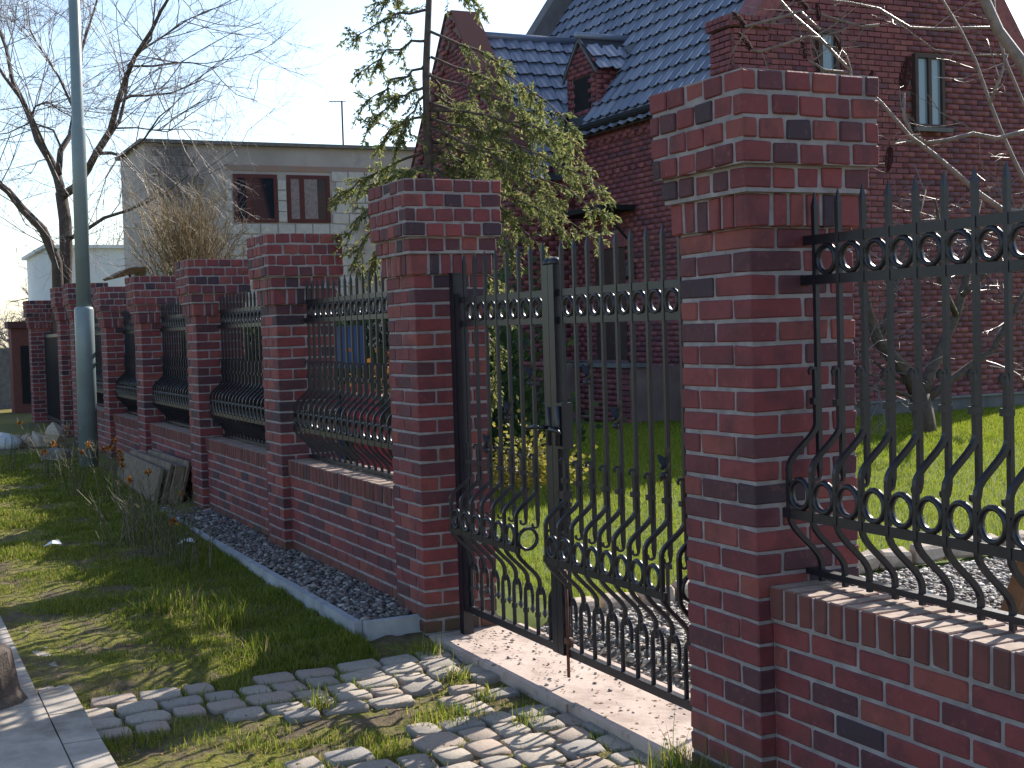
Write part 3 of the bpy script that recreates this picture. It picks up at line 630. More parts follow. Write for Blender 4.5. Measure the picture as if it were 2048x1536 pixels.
face_bricks('X', DY+.004, DX0, DX1, DZ0-.2, DZA, lambda a, z: z < DZE+(DZA-DZE)*(1-abs(a-(DX0+DX1)/2)/((DX1-DX0)/2))-.03, [((DX0+DX1)/2-.28, (DX0+DX1)/2+.28, DZ0+.02, DZ0+.62)]); face_bricks('Y', DX1-.004, DY, DY+1.0, DZ0-.4, DZE-.02, lambda a, z: True)
face_bricks('X', 7.0, -16.3, -14.9, .0, .88, lambda a, z: True); face_bricks('X', 7.3, -14.9, -13.3, .0, .82, lambda a, z: True)
PXA = HX1-.5
face_bricks('X', WYF-.03, WX0, WX1, WE+.2, WZR+.3, lambda a, z: WZR-WT*abs(a-WR) < z < WZR+.31-WT*abs(a-WR))
pts = np.array([b[0] for b in allb]); dv = pts-CAM; dep = dv@FW; px = 1024+FPX*(dv@RX)/dep; py = 768-FPX*(dv@UX)/dep
vis = (px > 0) & (px < 2048) & (py > 0) & (py < 1536)
occl = ((px > 1300) & (px < 1745) & (py > 130)) | ((px > 770) & (px < 990) & (py > 360))
order = np.argsort(dep+1000*(~vis)+500*occl)
single = set(order[:300].tolist()); gb = []
for i, (c, h) in enumerate(allb):
    if i in single:
        o = link('brick', bmesh_of(round(2*h[0], 3), round(2*h[1], 3), round(2*h[2], 3), 'hbrick'), ho, Vector(c)-Vector(ho.location))
    else: gb.append((c, h))
cs = np.array([c for c, h in gb]); hs = np.array([h for c, h in gb]); sg = np.array([(x, y, z) for z in (-1, 1) for y in (-1, 1) for x in (-1, 1)])
V = (cs[:, None]+hs[:, None]*sg[None]).reshape(-1, 3); Fb = np.array([(0, 2, 3, 1), (4, 5, 7, 6), (0, 1, 5, 4), (2, 6, 7, 3), (0, 4, 6, 2), (1, 3, 7, 5)])
o = H('brickwork', npmesh('brickwork', V, (Fb[None]+(np.arange(len(gb))*8)[:, None, None]).reshape(-1, 4), M['hbrick']), None); o['kind'] = 'stuff'
# dentil bands under the eaves, plinth, gutter
for z in (4.52, 3.98):
    x = WX1+.1
    while x < HX1-.6: link('dentil_brick', bmesh_of(.11, .09, .073, 'hbrick'), ho, Vector((x, HY-.0, z))-Vector(ho.location)); x += .25
g = Geo().box(WX1, HX1+.05, HY-.06, HY+.02, ZG, .2).box(HX1-.02, HX1+.05, HY-.06, HB, ZG, .2).box(WX0, WX1+.05, WYF-.05, WYF+.02, ZG, .2).box(WX1-.02, WX1+.05, WYF-.05, HY-.06, ZG, .2); H('plinth', g, M['plinth'])
g = Geo().box(HX1-.0, HX1+.09, HY-.1, HB+.1, .2, .235).box(-14.9, HX1-.0, HY-.1, HY-.02, .2, .235); H('plinth_cap', g, M['metalgrey'])
g = Geo().tube([(WX1, HY-.16, HE-.10), (HX1-.62, HY-.16, HE-.10)], .055, 8); g.box(WX1, HX1-.5, HY-.12, HY+.02, HE-.12, HE-.02); H('gutter', g, M['dark'], False)
# roof slabs
def roofslab(x0, x1, y0, z0, y1, z1, t=.05): return Geo().add([(x0, y0, z0), (x1, y0, z0), (x1, y1, z1), (x0, y1, z1), (x0, y0, z0-t), (x1, y0, z0-t), (x1, y1, z1-t), (x0, y1, z1-t)], [(0, 1, 2, 3), (4, 7, 6, 5), (0, 4, 5, 1), (1, 5, 6, 2), (2, 6, 7, 3), (3, 7, 4, 0)])
rf = H('roof', roofslab(HX0+.3, HX1-.48, HY-.12, HE-.12*HT-.03, HR, ZR-.03), M['rooflining'])
H('roof_back', roofslab(HX0+.3, HX1-.48, HB+.12, HE-.12*HT-.03, HR, ZR-.03), M['rooflining'])
TW, TL = .30, .34
def tile_mesh():
    g = Geo(); n = 9; V = []
    for j in range(2):
        for i in range(n):
            u = i/(n-1); z = .018*math.cos(u*2*math.pi*1.0+.6)+(.012*math.cos(u*4*math.pi)) ; V.append((u*TW*1.03, j*TL*1.12, z+.048-(j*.048)))
    m = len(V); F = [(i, i+1, n+i+1, n+i) for i in range(n-1)]
    V += [(x, y, z-.016) for x, y, z in V[:n]]; F += [(i+1, i, m+i, m+i+1) for i in range(n-1)]
    g.add(V, F); return g.mesh('roof_tile', M['tile'], False)
TM = tile_mesh()
NT = [0]; rest = []
def lay(parent, origin, u, v, nu, nv, test):
    """tiles on a slope: u runs along the eave, v up the slope"""
    u = Vector(u).normalized(); v = Vector(v).normalized(); w = u.cross(v); R = Matrix([u, v, w]).transposed()
    for j in range(nv):
        for i in range(nu):
            p = Vector(origin)+u*(TW*i)+v*(TL*j)
            if not test(p+u*TW*.5+v*TL*.5): continue
            rot = R.to_euler(); q = (random.uniform(-.004, .004), random.uniform(-.004, .004))
            d = np.array(p)-CAM; z = d@FW; X_ = 1024+FPX*(d@RX)/z; Y_ = 768-FPX*(d@UX)/z
            (rest.append((p, R)) if not (-40 < X_ < 2090 and -45 < Y_ < 700) or NT[0] >= 300 else None)
            if -40 < X_ < 2090 and -45 < Y_ < 700 and NT[0] < 300:
                o = link('roof_tile', TM, parent); o.location = p+w*random.uniform(0, .004); o.rotation_euler = rot; NT[0] += 1
DX0, DX1, DY, DZ0, DZA, DZE = -17.2, -16.22, 8.5, 5.15, 6.42, 5.93
sl_ = Vector((0, 1, HT)).normalized()
def main_test(p):
    if p.x > HX1-.52 or p.z > ZR-.1: return False
    zw = WZR-WT*abs(p.x-WR)
    if p.x < WX1+.1 and zw > p.z: return False
    if DX0-.05 < p.x < DX1+.05 and p.z < DZE+.1: return False
    return True
lay(rf, (HX1-.50-TW*30, HY-.17, HE-.17*HT), (1, 0, 0), sl_, 30, int(math.hypot(HR-HY, ZR-HE)/TL)+1, main_test)
wrf = H('wing_roof', Geo().add([(WX1+.12, WYF+.35, WE-.12*WT-.03), (WX1+.12, HY+2.2, WE-.12*WT-.03), (WR, HY+2.2, WZR-.03), (WR, WYF+.35, WZR-.03), (WX0-.12, WYF+.35, WE-.12*WT-.03), (WX0-.12, HY+2.2, WE-.12*WT-.03)], [(0, 1, 2, 3), (3, 2, 5, 4)]), M['rooflining'])
wsl = Vector((-1, 0, WT)).normalized()
lay(wrf, (WX1+.17, WYF+.36, WE-.17*WT), (0, 1, 0), wsl, 12, int(math.hypot(WX1-WR, WZR-WE)/TL)+1, lambda p: p.z < WZR-.02 and p.z > HE+HT*(p.y-HY)-.15)
if rest:
    tv = np.array([v.co[:] for v in TM.vertices]); tf = [tuple(pl.vertices) for pl in TM.polygons]; g = Geo()
    for p, R in rest[:420]: g.add([R @ Vector(v)+p for v in tv], tf)
    o = H('roof_tiles', g, M['tile']); o['kind'] = 'stuff'
g = Geo().tube([(WR, WYF+.3, WZR+.03), (WR, HY+1.35, WZR+.03)], .075, 10); H('ridge_cap', g, M['tile'], True)
g = Geo().tube([(HX0, HR, ZR+.02), (HX1, HR, ZR+.02)], .085, 10); H('ridge_cap', g, M['tile'], True)
# parapets with coping on the gables
def parapet(axis, f0, f1, a0, ap, a1, z0, zp, th, up):
    g = Geo(); pts = [(a0-.06, z0-.1), (ap, zp-.05), (a1+.06, z0-.1), (a1+.06, z0+up), (ap+.16, zp+up), (ap-.16, zp+up), (a0-.06, z0+up)]
    g.poly_prism(pts, f0, f1, axis); return g
H('gable_parapet', parapet('X', HX1-.50, HX1+.03, HY+.25, HR, HB-.25, HE+.25*HT, ZR, .3, .34), M['hbrick'])
H('gable_parapet', parapet('X', HX0-.03, HX0+.42, HY, HR, HB, HE, ZR, .3, .42), M['plinth'])
H('gable_parapet', parapet('Y', WYF-.03, WYF+.40, WX0, WR, WX1, WE, WZR, .3, .36), M['housemortar'])
g = Geo()
for s in (0, 1):
    a, b = ((WR+.16, WZR+.363), (WX1+.06, WE+.363)) if s else ((WX0-.06, WE+.363), (WR-.16, WZR+.363)); g.poly_prism([a, b, (b[0], b[1]+.05), (a[0], a[1]+.05)], WYF-.07, WYF+.44)
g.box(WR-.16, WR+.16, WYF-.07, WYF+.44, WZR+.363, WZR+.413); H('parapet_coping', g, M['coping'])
g = Geo().box(HX1-.50, HX1+.02, HY-.03, HY+.55, HE-.35, HE+.66).box(HX1-.54, HX1+.06, HY-.07, HY+.60, HE+.72, HE+.86).box(HX1-.50, HX1+.02, HY-.03, HY+.55, HE+.86, HE+.92); H('kneeler', g, M['housemortar'])
# dormer
g = Geo().poly_prism([(DX0, DZ0-.3), (DX1, DZ0-.3), (DX1, DZE), ((DX0+DX1)/2, DZA), (DX0, DZE)], DY, DY+.12); dm = H('dormer', g, M['housemortar'])
H('dormer_cheek', Geo().box(DX1-.08, DX1, DY+.1, DY+1.0, DZ0-.5, DZE).box(DX0, DX0+.08, DY+.1, DY+1.0, DZ0-.5, DZE), M['housemortar'])
H('dormer_window', Geo().box((DX0+DX1)/2-.30, (DX0+DX1)/2+.30, DY-.012, DY+.02, DZ0+.02, DZ0+.62), M['dark'])
dr = H('dormer_roof', Geo().add([(DX1+.1, DY-.08, DZE-.08), (DX1+.1, DY+1.1, DZE-.08), ((DX0+DX1)/2, DY+1.1, DZA+.03), ((DX0+DX1)/2, DY-.08, DZA+.03), (DX0-.1, DY-.08, DZE-.08), (DX0-.1, DY+1.1, DZE-.08)], [(0, 1, 2, 3), (3, 2, 5, 4)]), M['rooflining'])
dsl = Vector((-(DX1-DX0)/2-.1, 0, DZA-DZE+.11)).normalized(); NT[0] = min(NT[0], 285)
lay(dr, (DX1+.15, DY-.08, DZE-.12), (0, 1, 0), dsl, 4, 2, lambda p: True)
H('dormer_ridge', Geo().tube([((DX0+DX1)/2, DY-.1, DZA+.075), ((DX0+DX1)/2, DY+1.15, DZA+.075)], .06, 8), M['tile'], True)
H('dormer_flashing', Geo().add([(DX1+.02, DY+.55, DZE+.3), (DX1+.02, DY+.75, DZE-.1), (DX1+.3, DY+.72, DZE-.05), (DX1+.12, DY+1.1, DZA)], [(0, 1, 2, 3)]), M['metalgrey'])
g = Geo(); xm = (DX0+DX1)/2
for s in (-1, 1): g.poly_prism([(xm, DZA+.06), (xm+s*.60, DZE-.10), (xm+s*.60, DZE-.18), (xm, DZA-.03)], DY-.07, DY-.03)
H('barge_board', g, M['metalgrey'])
# windows, door, canopy
def window(axis, f, a0, a1, z0, z1, out, bars, gl='glass', fr='doorwood'):
    g = Geo(); t = .06
    def B(p, q, r, s, d0, d1, G):
        lo, hi = sorted((f+out*d0, f+out*d1)); G.box(p, q, lo, hi, r, s) if axis == 'X' else G.box(lo, hi, p, q, r, s)
    B(a0, a1, z0, z0+t, -.12, -.03, g); B(a0, a1, z1-t, z1, -.12, -.03, g); B(a0, a0+t, z0+t, z1-t, -.12, -.03, g); B(a1-t, a1, z0+t, z1-t, -.12, -.03, g)
    for b in bars: B(b-t/2, b+t/2, z0+t, z1-t, -.115, -.035, g)
    w = H('window', g, M[fr]); p = Geo(); B(a0+t, a1-t, z0+t, z1-t, -.09, -.08, p)
    o = link('pane', p.mesh('pane', M[gl]), w); s = Geo(); B(a0-.06, a1+.06, z0-.06, z0, -.02, .06, s); link('sill', s.mesh('sill', M['plinth']), w); return w
H('reveal', Geo().box(GW1[0], GW1[1], 0, 0, 0, 0) if False else Geo().box(HX1-.16, HX1-.14, GW1[0], GW1[1], GW1[2], GW1[3]), M['dark'])
window('Y', HX1+.125, *GW1, 1, [(GW1[0]+GW1[1])/2], 'paleglass'); window('Y', HX1+.125, *GW2, 1, [], 'paleglass')
window('X', WYF-.125, *FW1, -1, [(FW1[0]+FW1[1])/2], 'paleglass')
H('door', Geo().box(DW[0], DW[1], HY-.015, HY+.02, DW[2], DW[3]-.28), M['doorwood']); H('door_lintel', Geo().box(DW[0]-.2, DW[1]+.2, HY-.05, HY+.02, DW[3]-.28, DW[3]-.05), M['hbrick'])
H('door_canopy', Geo().box(-16.35, -14.6, HY-.62, HY+.02, 3.30, 3.38).tube([(-14.75, HY-.55, 3.30), (-14.75, HY-.1, 2.85)], .02, 6), M['dark'])
H('door_light', Geo().lathe((-14.72, HY-.1, 2.2), [(.02, 0), (.06, .05), (.06, .22), (.02, .3)], 8), M['iron'])
st = H('stair', Geo().box(-16.3, -14.9, 7.0, HY-.06, ZG, .9).box(-14.9, -13.3, 7.3, HY-.06, ZG, .84), M['housemortar'])
H('stair_coping', Geo().box(-15.45, -13.25, 7.2, 7.6, .84, .90), M['metalgrey'])
for k in range(5): H('step', Geo().box(-17.35+.2*k, -16.32, 6.6+.08*k, HY-.3, ZG+.2*k, ZG+.2*(k+1)-.004*k), M['kerb'])
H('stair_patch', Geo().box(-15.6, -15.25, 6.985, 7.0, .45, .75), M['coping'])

# ------------------------------------------------------------------ grey neighbouring building
BX, BY0, BY1, BZ = -27.0, 2.9, 12.0, 5.95
gbd = empty('flat_roofed_building', (BX-3, 7, -.1), 'grey unfinished rendered building with two red framed windows behind the fence', 'building')
def B(name, g, mat, parent=None, smooth=False):
    o = link(name, g.mesh(name, mat, smooth), parent or gbd); o.matrix_parent_inverse = Matrix.Translation(-Vector(gbd.location)); return o
B('wall', Geo().box(BX-3.2, BX, BY0, BY1, -.2, BZ-.08), M['render'])
B('roof', Geo().box(BX-3.3, BX+.14, BY0-.12, BY1+.1, BZ-.08, BZ), M['cinder'])
B('lintel', Geo().box(BX-.05, BX+.02, 4.7, 11.6, 5.30, 5.43), M['render2'])
for (a, b, z0, z1) in ((4.88, 5.92, 4.1, 5.22), (6.15, 7.2, 4.1, 5.22)):
    g = Geo(); t = .09; g.box(BX-.02, BX+.03, a, b, z0, z0+t).box(BX-.02, BX+.03, a, b, z1-t, z1).box(BX-.02, BX+.03, a, a+t, z0+t, z1-t).box(BX-.02, BX+.03, b-t, b, z0+t, z1-t).box(BX-.02, BX+.028, a+.30, a+.42, z0+t, z1-t)
    w = B('window', g, M['redframe']); o = link('pane', Geo().box(BX+.002, BX+.012, a+t, b-t, z0+t, z1-t).mesh('pane', M['glass']), w)
    if a > 6:
        o2 = link('curtain', Geo().box(BX+.013, BX+.02, a+t, b-t-.22, z0+t, z1-t).mesh('curtain', M['curtain']), w)
YM = [cbox(.05, .40, .23, .012, .008).mesh('block', M['ytong']) for _ in range(4)]; CM = [cbox(.05, .38, .21, .012, .010).mesh('block', M['cinder']) for _ in range(3)]
def block(y, z, sy=1, ms=YM, sz=1): link('block', random.choice(ms), gbd, Vector((BX+.005, y, z))-Vector(gbd.location), None, (1, sy, sz))
for r in range(8):
    for k in range(7): block(4.85+.42*k+(.21 if r % 2 else 0), 3.95-.25*r, .97)
for z in (4.23, 4.48, 4.73, 4.98): block(6.03, z, .5); block(4.77, z, .35)
for r in range(5):
    for k in range(4): block(7.45+.42*k+(.1 if r % 2 else 0), 4.2+.25*r, .97)
for r in range(6):
    for k in range(2): block(3.25+.40*k+(.2 if r % 2 else 0), 5.7-.23*r, .97, CM)
for r in range(8): block(4.05, 5.05-.23*r, .5 if r % 2 else .8, CM)
g = Geo()
for y, hh, w in ((3.45, .12, .05), (3.62, .10, .12), (3.78, .08, .03), (3.95, .16, .05)): g.box(BX-1, BX-.9, y, y+w, BZ, BZ+hh)
B('vent_pipe', g, M['render'])
an = empty('aerial', (BX-.5, 7.75, BZ), 'thin rusty television aerial mast on the flat grey roof', 'aerial')
link('mast', Geo().tube([(0, 0, 0), (0, 0, 1.15)], .022, 6).mesh('mast', M['rust']), an); link('base', Geo().lathe((0, 0, 0), [(.16, 0), (.12, .05), (.05, .08)], 10).mesh('base', M['dark']), an)
g = Geo().tube([(0, -.32, 1.12), (0, .1, 1.14)], .012, 4); [g.tube([(-.12, -.3+.09*k, 1.12+.005*k), (.12, -.3+.09*k, 1.12+.005*k)], .008, 4) for k in range(4)]; link('antenna', g.mesh('antenna', M['rust']), an)
dc = B('door_canopy', Geo().poly_prism([(2.15, 2.90), (2.2, 2.86), (2.9, 3.02), (2.9, 3.12), (2.55, 3.10)], BX-1.9, BX-.4, 'X'), M['brownwood'])
B('porch_lantern', Geo().lathe((BX-.5, 2.55, 2.62), [(.02, 0), (.07, .06), (.085, .2), (.03, .28), (.015, .36)], 8), M['iron'])
wb = tag(link('white_building', Geo().box(-44, -38, 2.0, 9, -.2, 4.22).box(-44.2, -37.85, 1.85, 9.2, 4.22, 4.32).mesh('white_building', M['white'])), 'plain white rendered building seen between the lamp post and the grey building', 'building')

# ------------------------------------------------------------------ lamp post
lp = empty('lamp_post', tuple(img(178, 935, 16.8)+np.array([0, 0, -.05])), 'grey green stepped steel street lamp post standing on the verge', 'lamp post')
ln = (img(148, 0, 16.9)-img(178, 935, 16.9)); tx, ty = ln[0]/ln[2], ln[1]/ln[2]
prof = [(.118, 0), (.118, 2.02), (.110, 2.045), (.088, 2.06), (.088, 4.28), (.083, 4.30), (.074, 4.34), (.062, 9.0)]
V = Geo(); V.lathe((0, 0, 0), prof[:4], 20); lo = link('pole_base', V.mesh('pole_base', M['lamp'], True), lp)
link('pole', Geo().lathe((0, 0, 0), prof[3:], 20).mesh('pole', M['lamp'], True), lp)
link('service_door', Geo().box(-.035, .035, -.122, -.10, .55, .95).mesh('service_door', M['lamp']), lp)
g = Geo().tube([(0, 0, 8.9), (0, -.1, 9.2), (0, -.7, 9.35), (0, -1.2, 9.35)], .04, 8); g.box(-.12, .12, -1.7, -1.15, 9.30, 9.42); link('lamp_head', g.mesh('lamp_head', M['lamp']), lp)
lp.rotation_euler = Vector(img(148, 0, 16.8)-img(178, 935, 16.8)).to_track_quat('Z', 'Y').to_euler()

# ------------------------------------------------------------------ plants
def limb(g, P, r0, r1, n=6):
    P = [np.array(p, float) for p in P]; m = len(P); g.tube(P, list(np.linspace(r0, r1, m)), n)
def unit(v): return v/(np.linalg.norm(v)+1e-9)
def twigs(g, p, d, L, r, lev, spread=.75, grav=.0, nseg=3, kids=3, tips=None, sides=3, shrink=.62):
    """a crooked twig that forks into smaller ones"""
    P = [p]; q = p.copy(); dd = d.copy()
    for _ in range(nseg):
        dd = unit(dd+rng.normal(0, .16, 3)+np.array([0, 0, grav])); q = q+dd*L/nseg; P.append(q)
    g.tube(P, list(np.linspace(r, r*.55, len(P))), sides, cap=False)
    if tips is not None: tips.append((q, dd))
    if lev <= 0: return
    for k in range(kids):
        t = rng.uniform(.25, 1.0); i = min(int(t*nseg), nseg-1); b = P[i]+(P[i+1]-P[i])*(t*nseg-i)
        nd = unit(dd+rng.normal(0, spread, 3)); twigs(g, b, nd, L*shrink*rng.uniform(.7, 1.2), r*.55, lev-1, spread, grav, nseg, kids, tips, sides, shrink)
def along(P, t):
    P = np.array(P); i = min(int(t*(len(P)-1)), len(P)-2); f = t*(len(P)-1)-i; return P[i]*(1-f)+P[i+1]*f, unit(P[i+1]-P[i])

# bare tree at the left
TZ = 26.5
bt = empty('bare_tree', tuple(img(125, 900, TZ)*[1, 1, 0]+[0, 0, -.1]), 'large leafless tree with forked trunk rising behind the lamp post', 'tree')
def I(L, Z, w=0.): return [img(x, y, Z+w*i/len(L)) for i, (x, y) in enumerate(L)]
LIMBS = [([(126, 900), (127, 590), (128, 500), (128, 440), (126, 386)], .17, .14, 0), ([(122, 900), (118, 590), (113, 525), (85, 455), (51, 417), (20, 386), (-25, 350), (-70, 300)], .15, .05, -.6),
         ([(126, 388), (116, 352), (99, 318), (85, 280), (68, 246), (48, 212), (30, 165), (8, 95), (-10, 30)], .12, .03, .5), ([(40, 200), (10, 150), (-30, 100), (-60, 40)], .05, .02, 1), ([(100, 320), (84, 276), (68, 230), (75, 208), (95, 200), (120, 214), (140, 235)], .035, .012, -.5),
         ([(126, 388), (147, 379), (178, 345), (198, 308), (219, 260), (236, 205), (250, 154), (270, 109), (301, 62), (328, 24), (350, -20), (370, -80)], .105, .02, -1), ([(200, 305), (232, 240), (246, 190), (262, 130), (300, 80), (310, 20), (320, -60)], .05, .015, .6),
         ([(118, 345), (126, 301), (137, 270), (147, 239), (157, 171), (161, 103), (178, 62), (191, 10), (205, -70)], .08, .018, 1), ([(198, 311), (222, 311), (246, 311), (262, 300), (284, 277), (318, 232), (345, 215)], .045, .012, -1.2),
         ([(137, 478), (178, 455), (205, 434), (253, 424), (284, 410), (330, 385), (380, 350)], .05, .014, -1.5), ([(236, 205), (262, 193), (290, 191), (345, 181), (393, 160), (430, 150)], .04, .01, .8), ([(258, 133), (308, 128), (350, 124), (386, 126), (430, 140)], .03, .009, -.8),
         ([(126, 300), (110, 260), (60, 250), (20, 265), (-20, 270)], .03, .01, .6), ([(150, 220), (120, 160), (90, 120), (60, 60), (55, 0)], .035, .01, .3), ([(270, 109), (330, 80), (380, 40), (420, 20)], .03, .008, .4), ([(222, 255), (270, 260), (330, 262), (390, 240)], .025, .008, 1)]
g = Geo(); gt = Geo()
for P, r0, r1, w in LIMBS:
    r0 *= .85; r1 *= .85; Q = I(P, TZ, w*2.2); Q = [q+rng.normal(0, .03, 3) for q in Q]; limb(g, Q, r0, r1, 7)
    if r1 < .1:
        for k in range(11 if r0 > .06 else 8):
            t = rng.uniform(.22, 1); b, d = along(Q, t); nd = unit(d*.6+rng.normal(0, .6, 3)+np.array([0, 0, .15])); twigs(gt, b, nd, rng.uniform(1.0, 1.9), .013, 4, .66, .015, 3, 3, None, 3, .64)
def W2(parent, name, g, mat, smooth=False):
    me = g.mesh(name, mat, smooth); me.transform(Matrix.Translation(-Vector(parent.location))); return link(name, me, parent)
W2(bt, 'trunk', g, M['bark'], True); W2(bt, 'crown', gt, M['twig'])

def leafquads(P, D, size, aspect=.38):
    n = len(P); D = D/np.linalg.norm(D, axis=1, keepdims=True); r = rng.standard_normal((n, 3)); S = np.cross(D, r); S /= np.linalg.norm(S, axis=1, keepdims=True)+1e-9
    s = size*rng.uniform(.6, 1.35, n)[:, None]; V = np.stack([P, P+D*s*.45+S*s*aspect, P+D*s, P+D*s*.5-S*s*aspect], 1); return V.reshape(-1, 3), np.arange(n*4).reshape(n, 4)
# drooping conifer behind the left gate pier
CZ = 10.7; base = img(868, 1000, CZ); base[2] = hz1(base[0], base[1])-.02
cf = empty('conifer', tuple(base), 'slender conifer with drooping olive green sprays behind the left gate pier', 'tree')
g = Geo(); TR = [base, img(864, 760, CZ), img(858, 360, CZ), img(852, 150, CZ), img(858, 0, CZ), img(856, -160, CZ), img(862, -330, CZ)]; limb(g, TR, .05, .012, 7)
BRN = [(60, (1010, 110), (1150, 262)), (150, (1000, 170), (1170, 330)), (215, (1010, 215), (1130, 300)), (120, (980, 130), (1110, 245)), (240, (1020, 270), (1205, 375)), (280, (1030, 320), (1208, 425)), (300, (1020, 360), (1195, 480)), (330, (1000, 400), (1090, 505)), (330, (980, 430), (1030, 500)), (260, (1000, 300), (1120, 420)), (200, (960, 240), (1040, 330)),
       (310, (1020, 380), (1140, 470)), (220, (1040, 230), (1160, 290)), (180, (940, 220), (1000, 300)), (205, (900, 240), (925, 320)), (150, (900, 190), (935, 260)), (300, (900, 340), (950, 400)),
       (20, (780, 20), (715, 75)), (80, (790, 90), (712, 150)), (130, (790, 150), (722, 215)), (170, (790, 190), (735, 250)), (-30, (800, -20), (745, 20)), (230, (790, 240), (760, 290)), (300, (760, 330), (655, 400)), (340, (750, 380), (690, 480)), (360, (740, 420), (705, 540)), (370, (770, 430), (740, 560)), (330, (790, 350), (700, 385)),
       (-80, (900, -40), (960, 10)), (-120, (800, -80), (760, -30)), (260, (900, 300), (935, 350)),
       (520, (960, 560), (995, 640)), (600, (970, 640), (1000, 720)), (560, (990, 520), (1000, 580)), (640, (980, 700), (990, 800)), (330, (810, 350), (800, 340)), (180, (830, 210), (800, 280)), (280, (1050, 300), (1160, 345)), (250, (940, 280), (990, 370)), (290, (960, 350), (1010, 430))]
PP, DD = [], []
for y0, m_, e in BRN:
    xs0 = 864-(860-y0)*0.012 if y0 > 0 else 856; dz = rng.uniform(-.55, .55); a = img(xs0, y0, CZ); b = img(*m_, CZ+dz*.6); c = img(*e, CZ+dz)
    Q = [(1-t)**2*a+2*t*(1-t)*b+t*t*c for t in np.linspace(0, 1, 10)]; Q = [q+rng.normal(0, .012, 3) for q in Q]; limb(g, Q, .013, .004, 5); Lb = np.linalg.norm(c-a)
    nsub = int(8+Lb*20)
    for k in range(nsub):
        t = rng.uniform(.14, 1)**.8; p, d = along(Q, t); dd = unit(d*.7+rng.normal(0, .55, 3)+np.array([0, 0, -.30])); L = rng.uniform(.08, .24)*(1.15-.35*t)
        S = [p+dd*L*s+np.array([0, 0, -.10*L*s*s*2]) for s in np.linspace(0, 1, 4)]; g.tube(S, [.003, .0024, .0018, .001], 3, cap=False)
        m = int(18+L*150)
        for s in rng.uniform(.1, 1.0, m):
            q, d2 = along(S, s); PP.append(q); DD.append(unit(d2*.7+rng.normal(0, .55, 3)+np.array([0, 0, -.25])))
W2(cf, 'trunk', g, M['bark'], True); V, F = leafquads(np.array(PP), np.array(DD), .038, .15); me = npmesh('crown', V-np.array(base), F, M['needle']); link('crown', me, cf)

# golden shrub behind the left gate leaf
def clump(name, loc, n, size, spread, mat, label, cat, stem='bark', droop=-.1, group=None, hgt=1.0):
    o = empty(name, loc, label, cat, group); P = rng.normal(0, 1, (n, 3))*np.array(spread); P[:, 2] = np.abs(P[:, 2])*1.0
    lob = vnoise(P[:, 0]*4+9, P[:, 2]*4+P[:, 1]*3+9, 1.0, int(rng.integers(1000))); P = P[lob > .30]; P[:, 2] += .05
    D = P*np.array([1, 1, .5])+rng.normal(0, .25, P.shape)*np.array(spread)+np.array([0, 0, droop]); V, F = leafquads(P, D, size); link('foliage', npmesh('foliage', V, F, M[mat]), o)
    g = Geo()
    for _ in range(9):
        e = rng.normal(0, .6, 3)*np.array(spread); e[2] = abs(rng.normal(1.0, .35))*spread[2]; g.tube([(0, 0, -.05), e*.5+np.array([0, 0, .05]), e], [.016, .010, .004], 5)
    link('stem', g.mesh('stem', M[stem]), o); return o
pg = img(1045, 850, 8.6); clump('golden_shrub', (pg[0], pg[1], .45), 1500, .036, (.12, .16, .14), 'golden', 'golden yellow conifer shrub seen through the left gate leaf', 'shrub')
# evergreens behind the railings
EV = [(-7.7, 2.3, .8, 2.1, 'dark evergreen shrub right behind the second railing'), (-10.2, 3.3, .9, 1.9, 'dark evergreen in the second row above the hedge'), (-14.6, 3.2, 1.0, 1.6, 'dark evergreen far back behind the fourth railing')]
for x, y, w, h_, lb in EV: clump('evergreen_shrub', (x, y, hz1(x, y)), 4200, .085, (w*.48, w*.42, h_*.46), 'evergreen', lb, 'shrub', 'bark', .2, 'evergreens behind the fence')
hg = empty('hedge', (-15.5, 1.25, -.1), 'long dark evergreen hedge standing close behind the railings', 'hedge')
n = 60000; hxx = rng.uniform(-8.6, 8.2, n); q = rng.random(n); hyy = np.where(q < .6, -.42, rng.uniform(-.42, .42, n))+rng.normal(0, .07, n); hzz = np.where(q > .85, 1.62, rng.uniform(0, 1.65, n))+rng.normal(0, .05, n)+.22*(vnoise(hxx+40, hxx*0, 1.3, 21)-.5)
keep = vnoise(hxx+60, hzz*1.5+hyy, 2.6, 22) > .22; P = np.stack([hxx, hyy, hzz], 1)[keep]; D = rng.normal(0, .6, P.shape)+np.array([0, -.5, .5]); V, F = leafquads(P, D, .075, .3); link('foliage', npmesh('foliage', V, F, M['evergreen']), hg)
link('core', Geo().box(-8.5, 8.1, -.30, .30, -.1, 1.45).mesh('core', M['evergreen']), hg)
pf = img(735, 690, 12.5); clump('flowering_shrub', (-6.0, .95, .9), 260, .06, (.16, .16, .16), 'dryflower', 'shrub with orange dried blooms glimpsed behind the railing', 'shrub')
# toy slide
ts = empty('toy_slide', (-6.9, .80, hz1(-6.9, .80)-.08), 'small blue and red plastic toy slide glimpsed through the railing', 'toy slide')
link('tower', Geo().box(-.12, .12, -.10, .10, 1.30, 1.65).box(-.18, -.14, -.15, -.11, 0, 1.15).box(.14, .18, -.15, -.11, 0, 1.15).mesh('tower', M['blue']), ts); link('chute', Geo().add([(-.2, -.15, 1.15), (.2, -.15, 1.15), (.2, .15, 1.15), (-.2, .15, 1.15), (-.2, -.15, .95), (.2, -.15, .95), (.9, .15, .2), (.9, -.15, .2)], [(0, 1, 2, 3), (0, 4, 5, 1), (1, 7, 6, 2)]).mesh('chute', M['red']), ts)
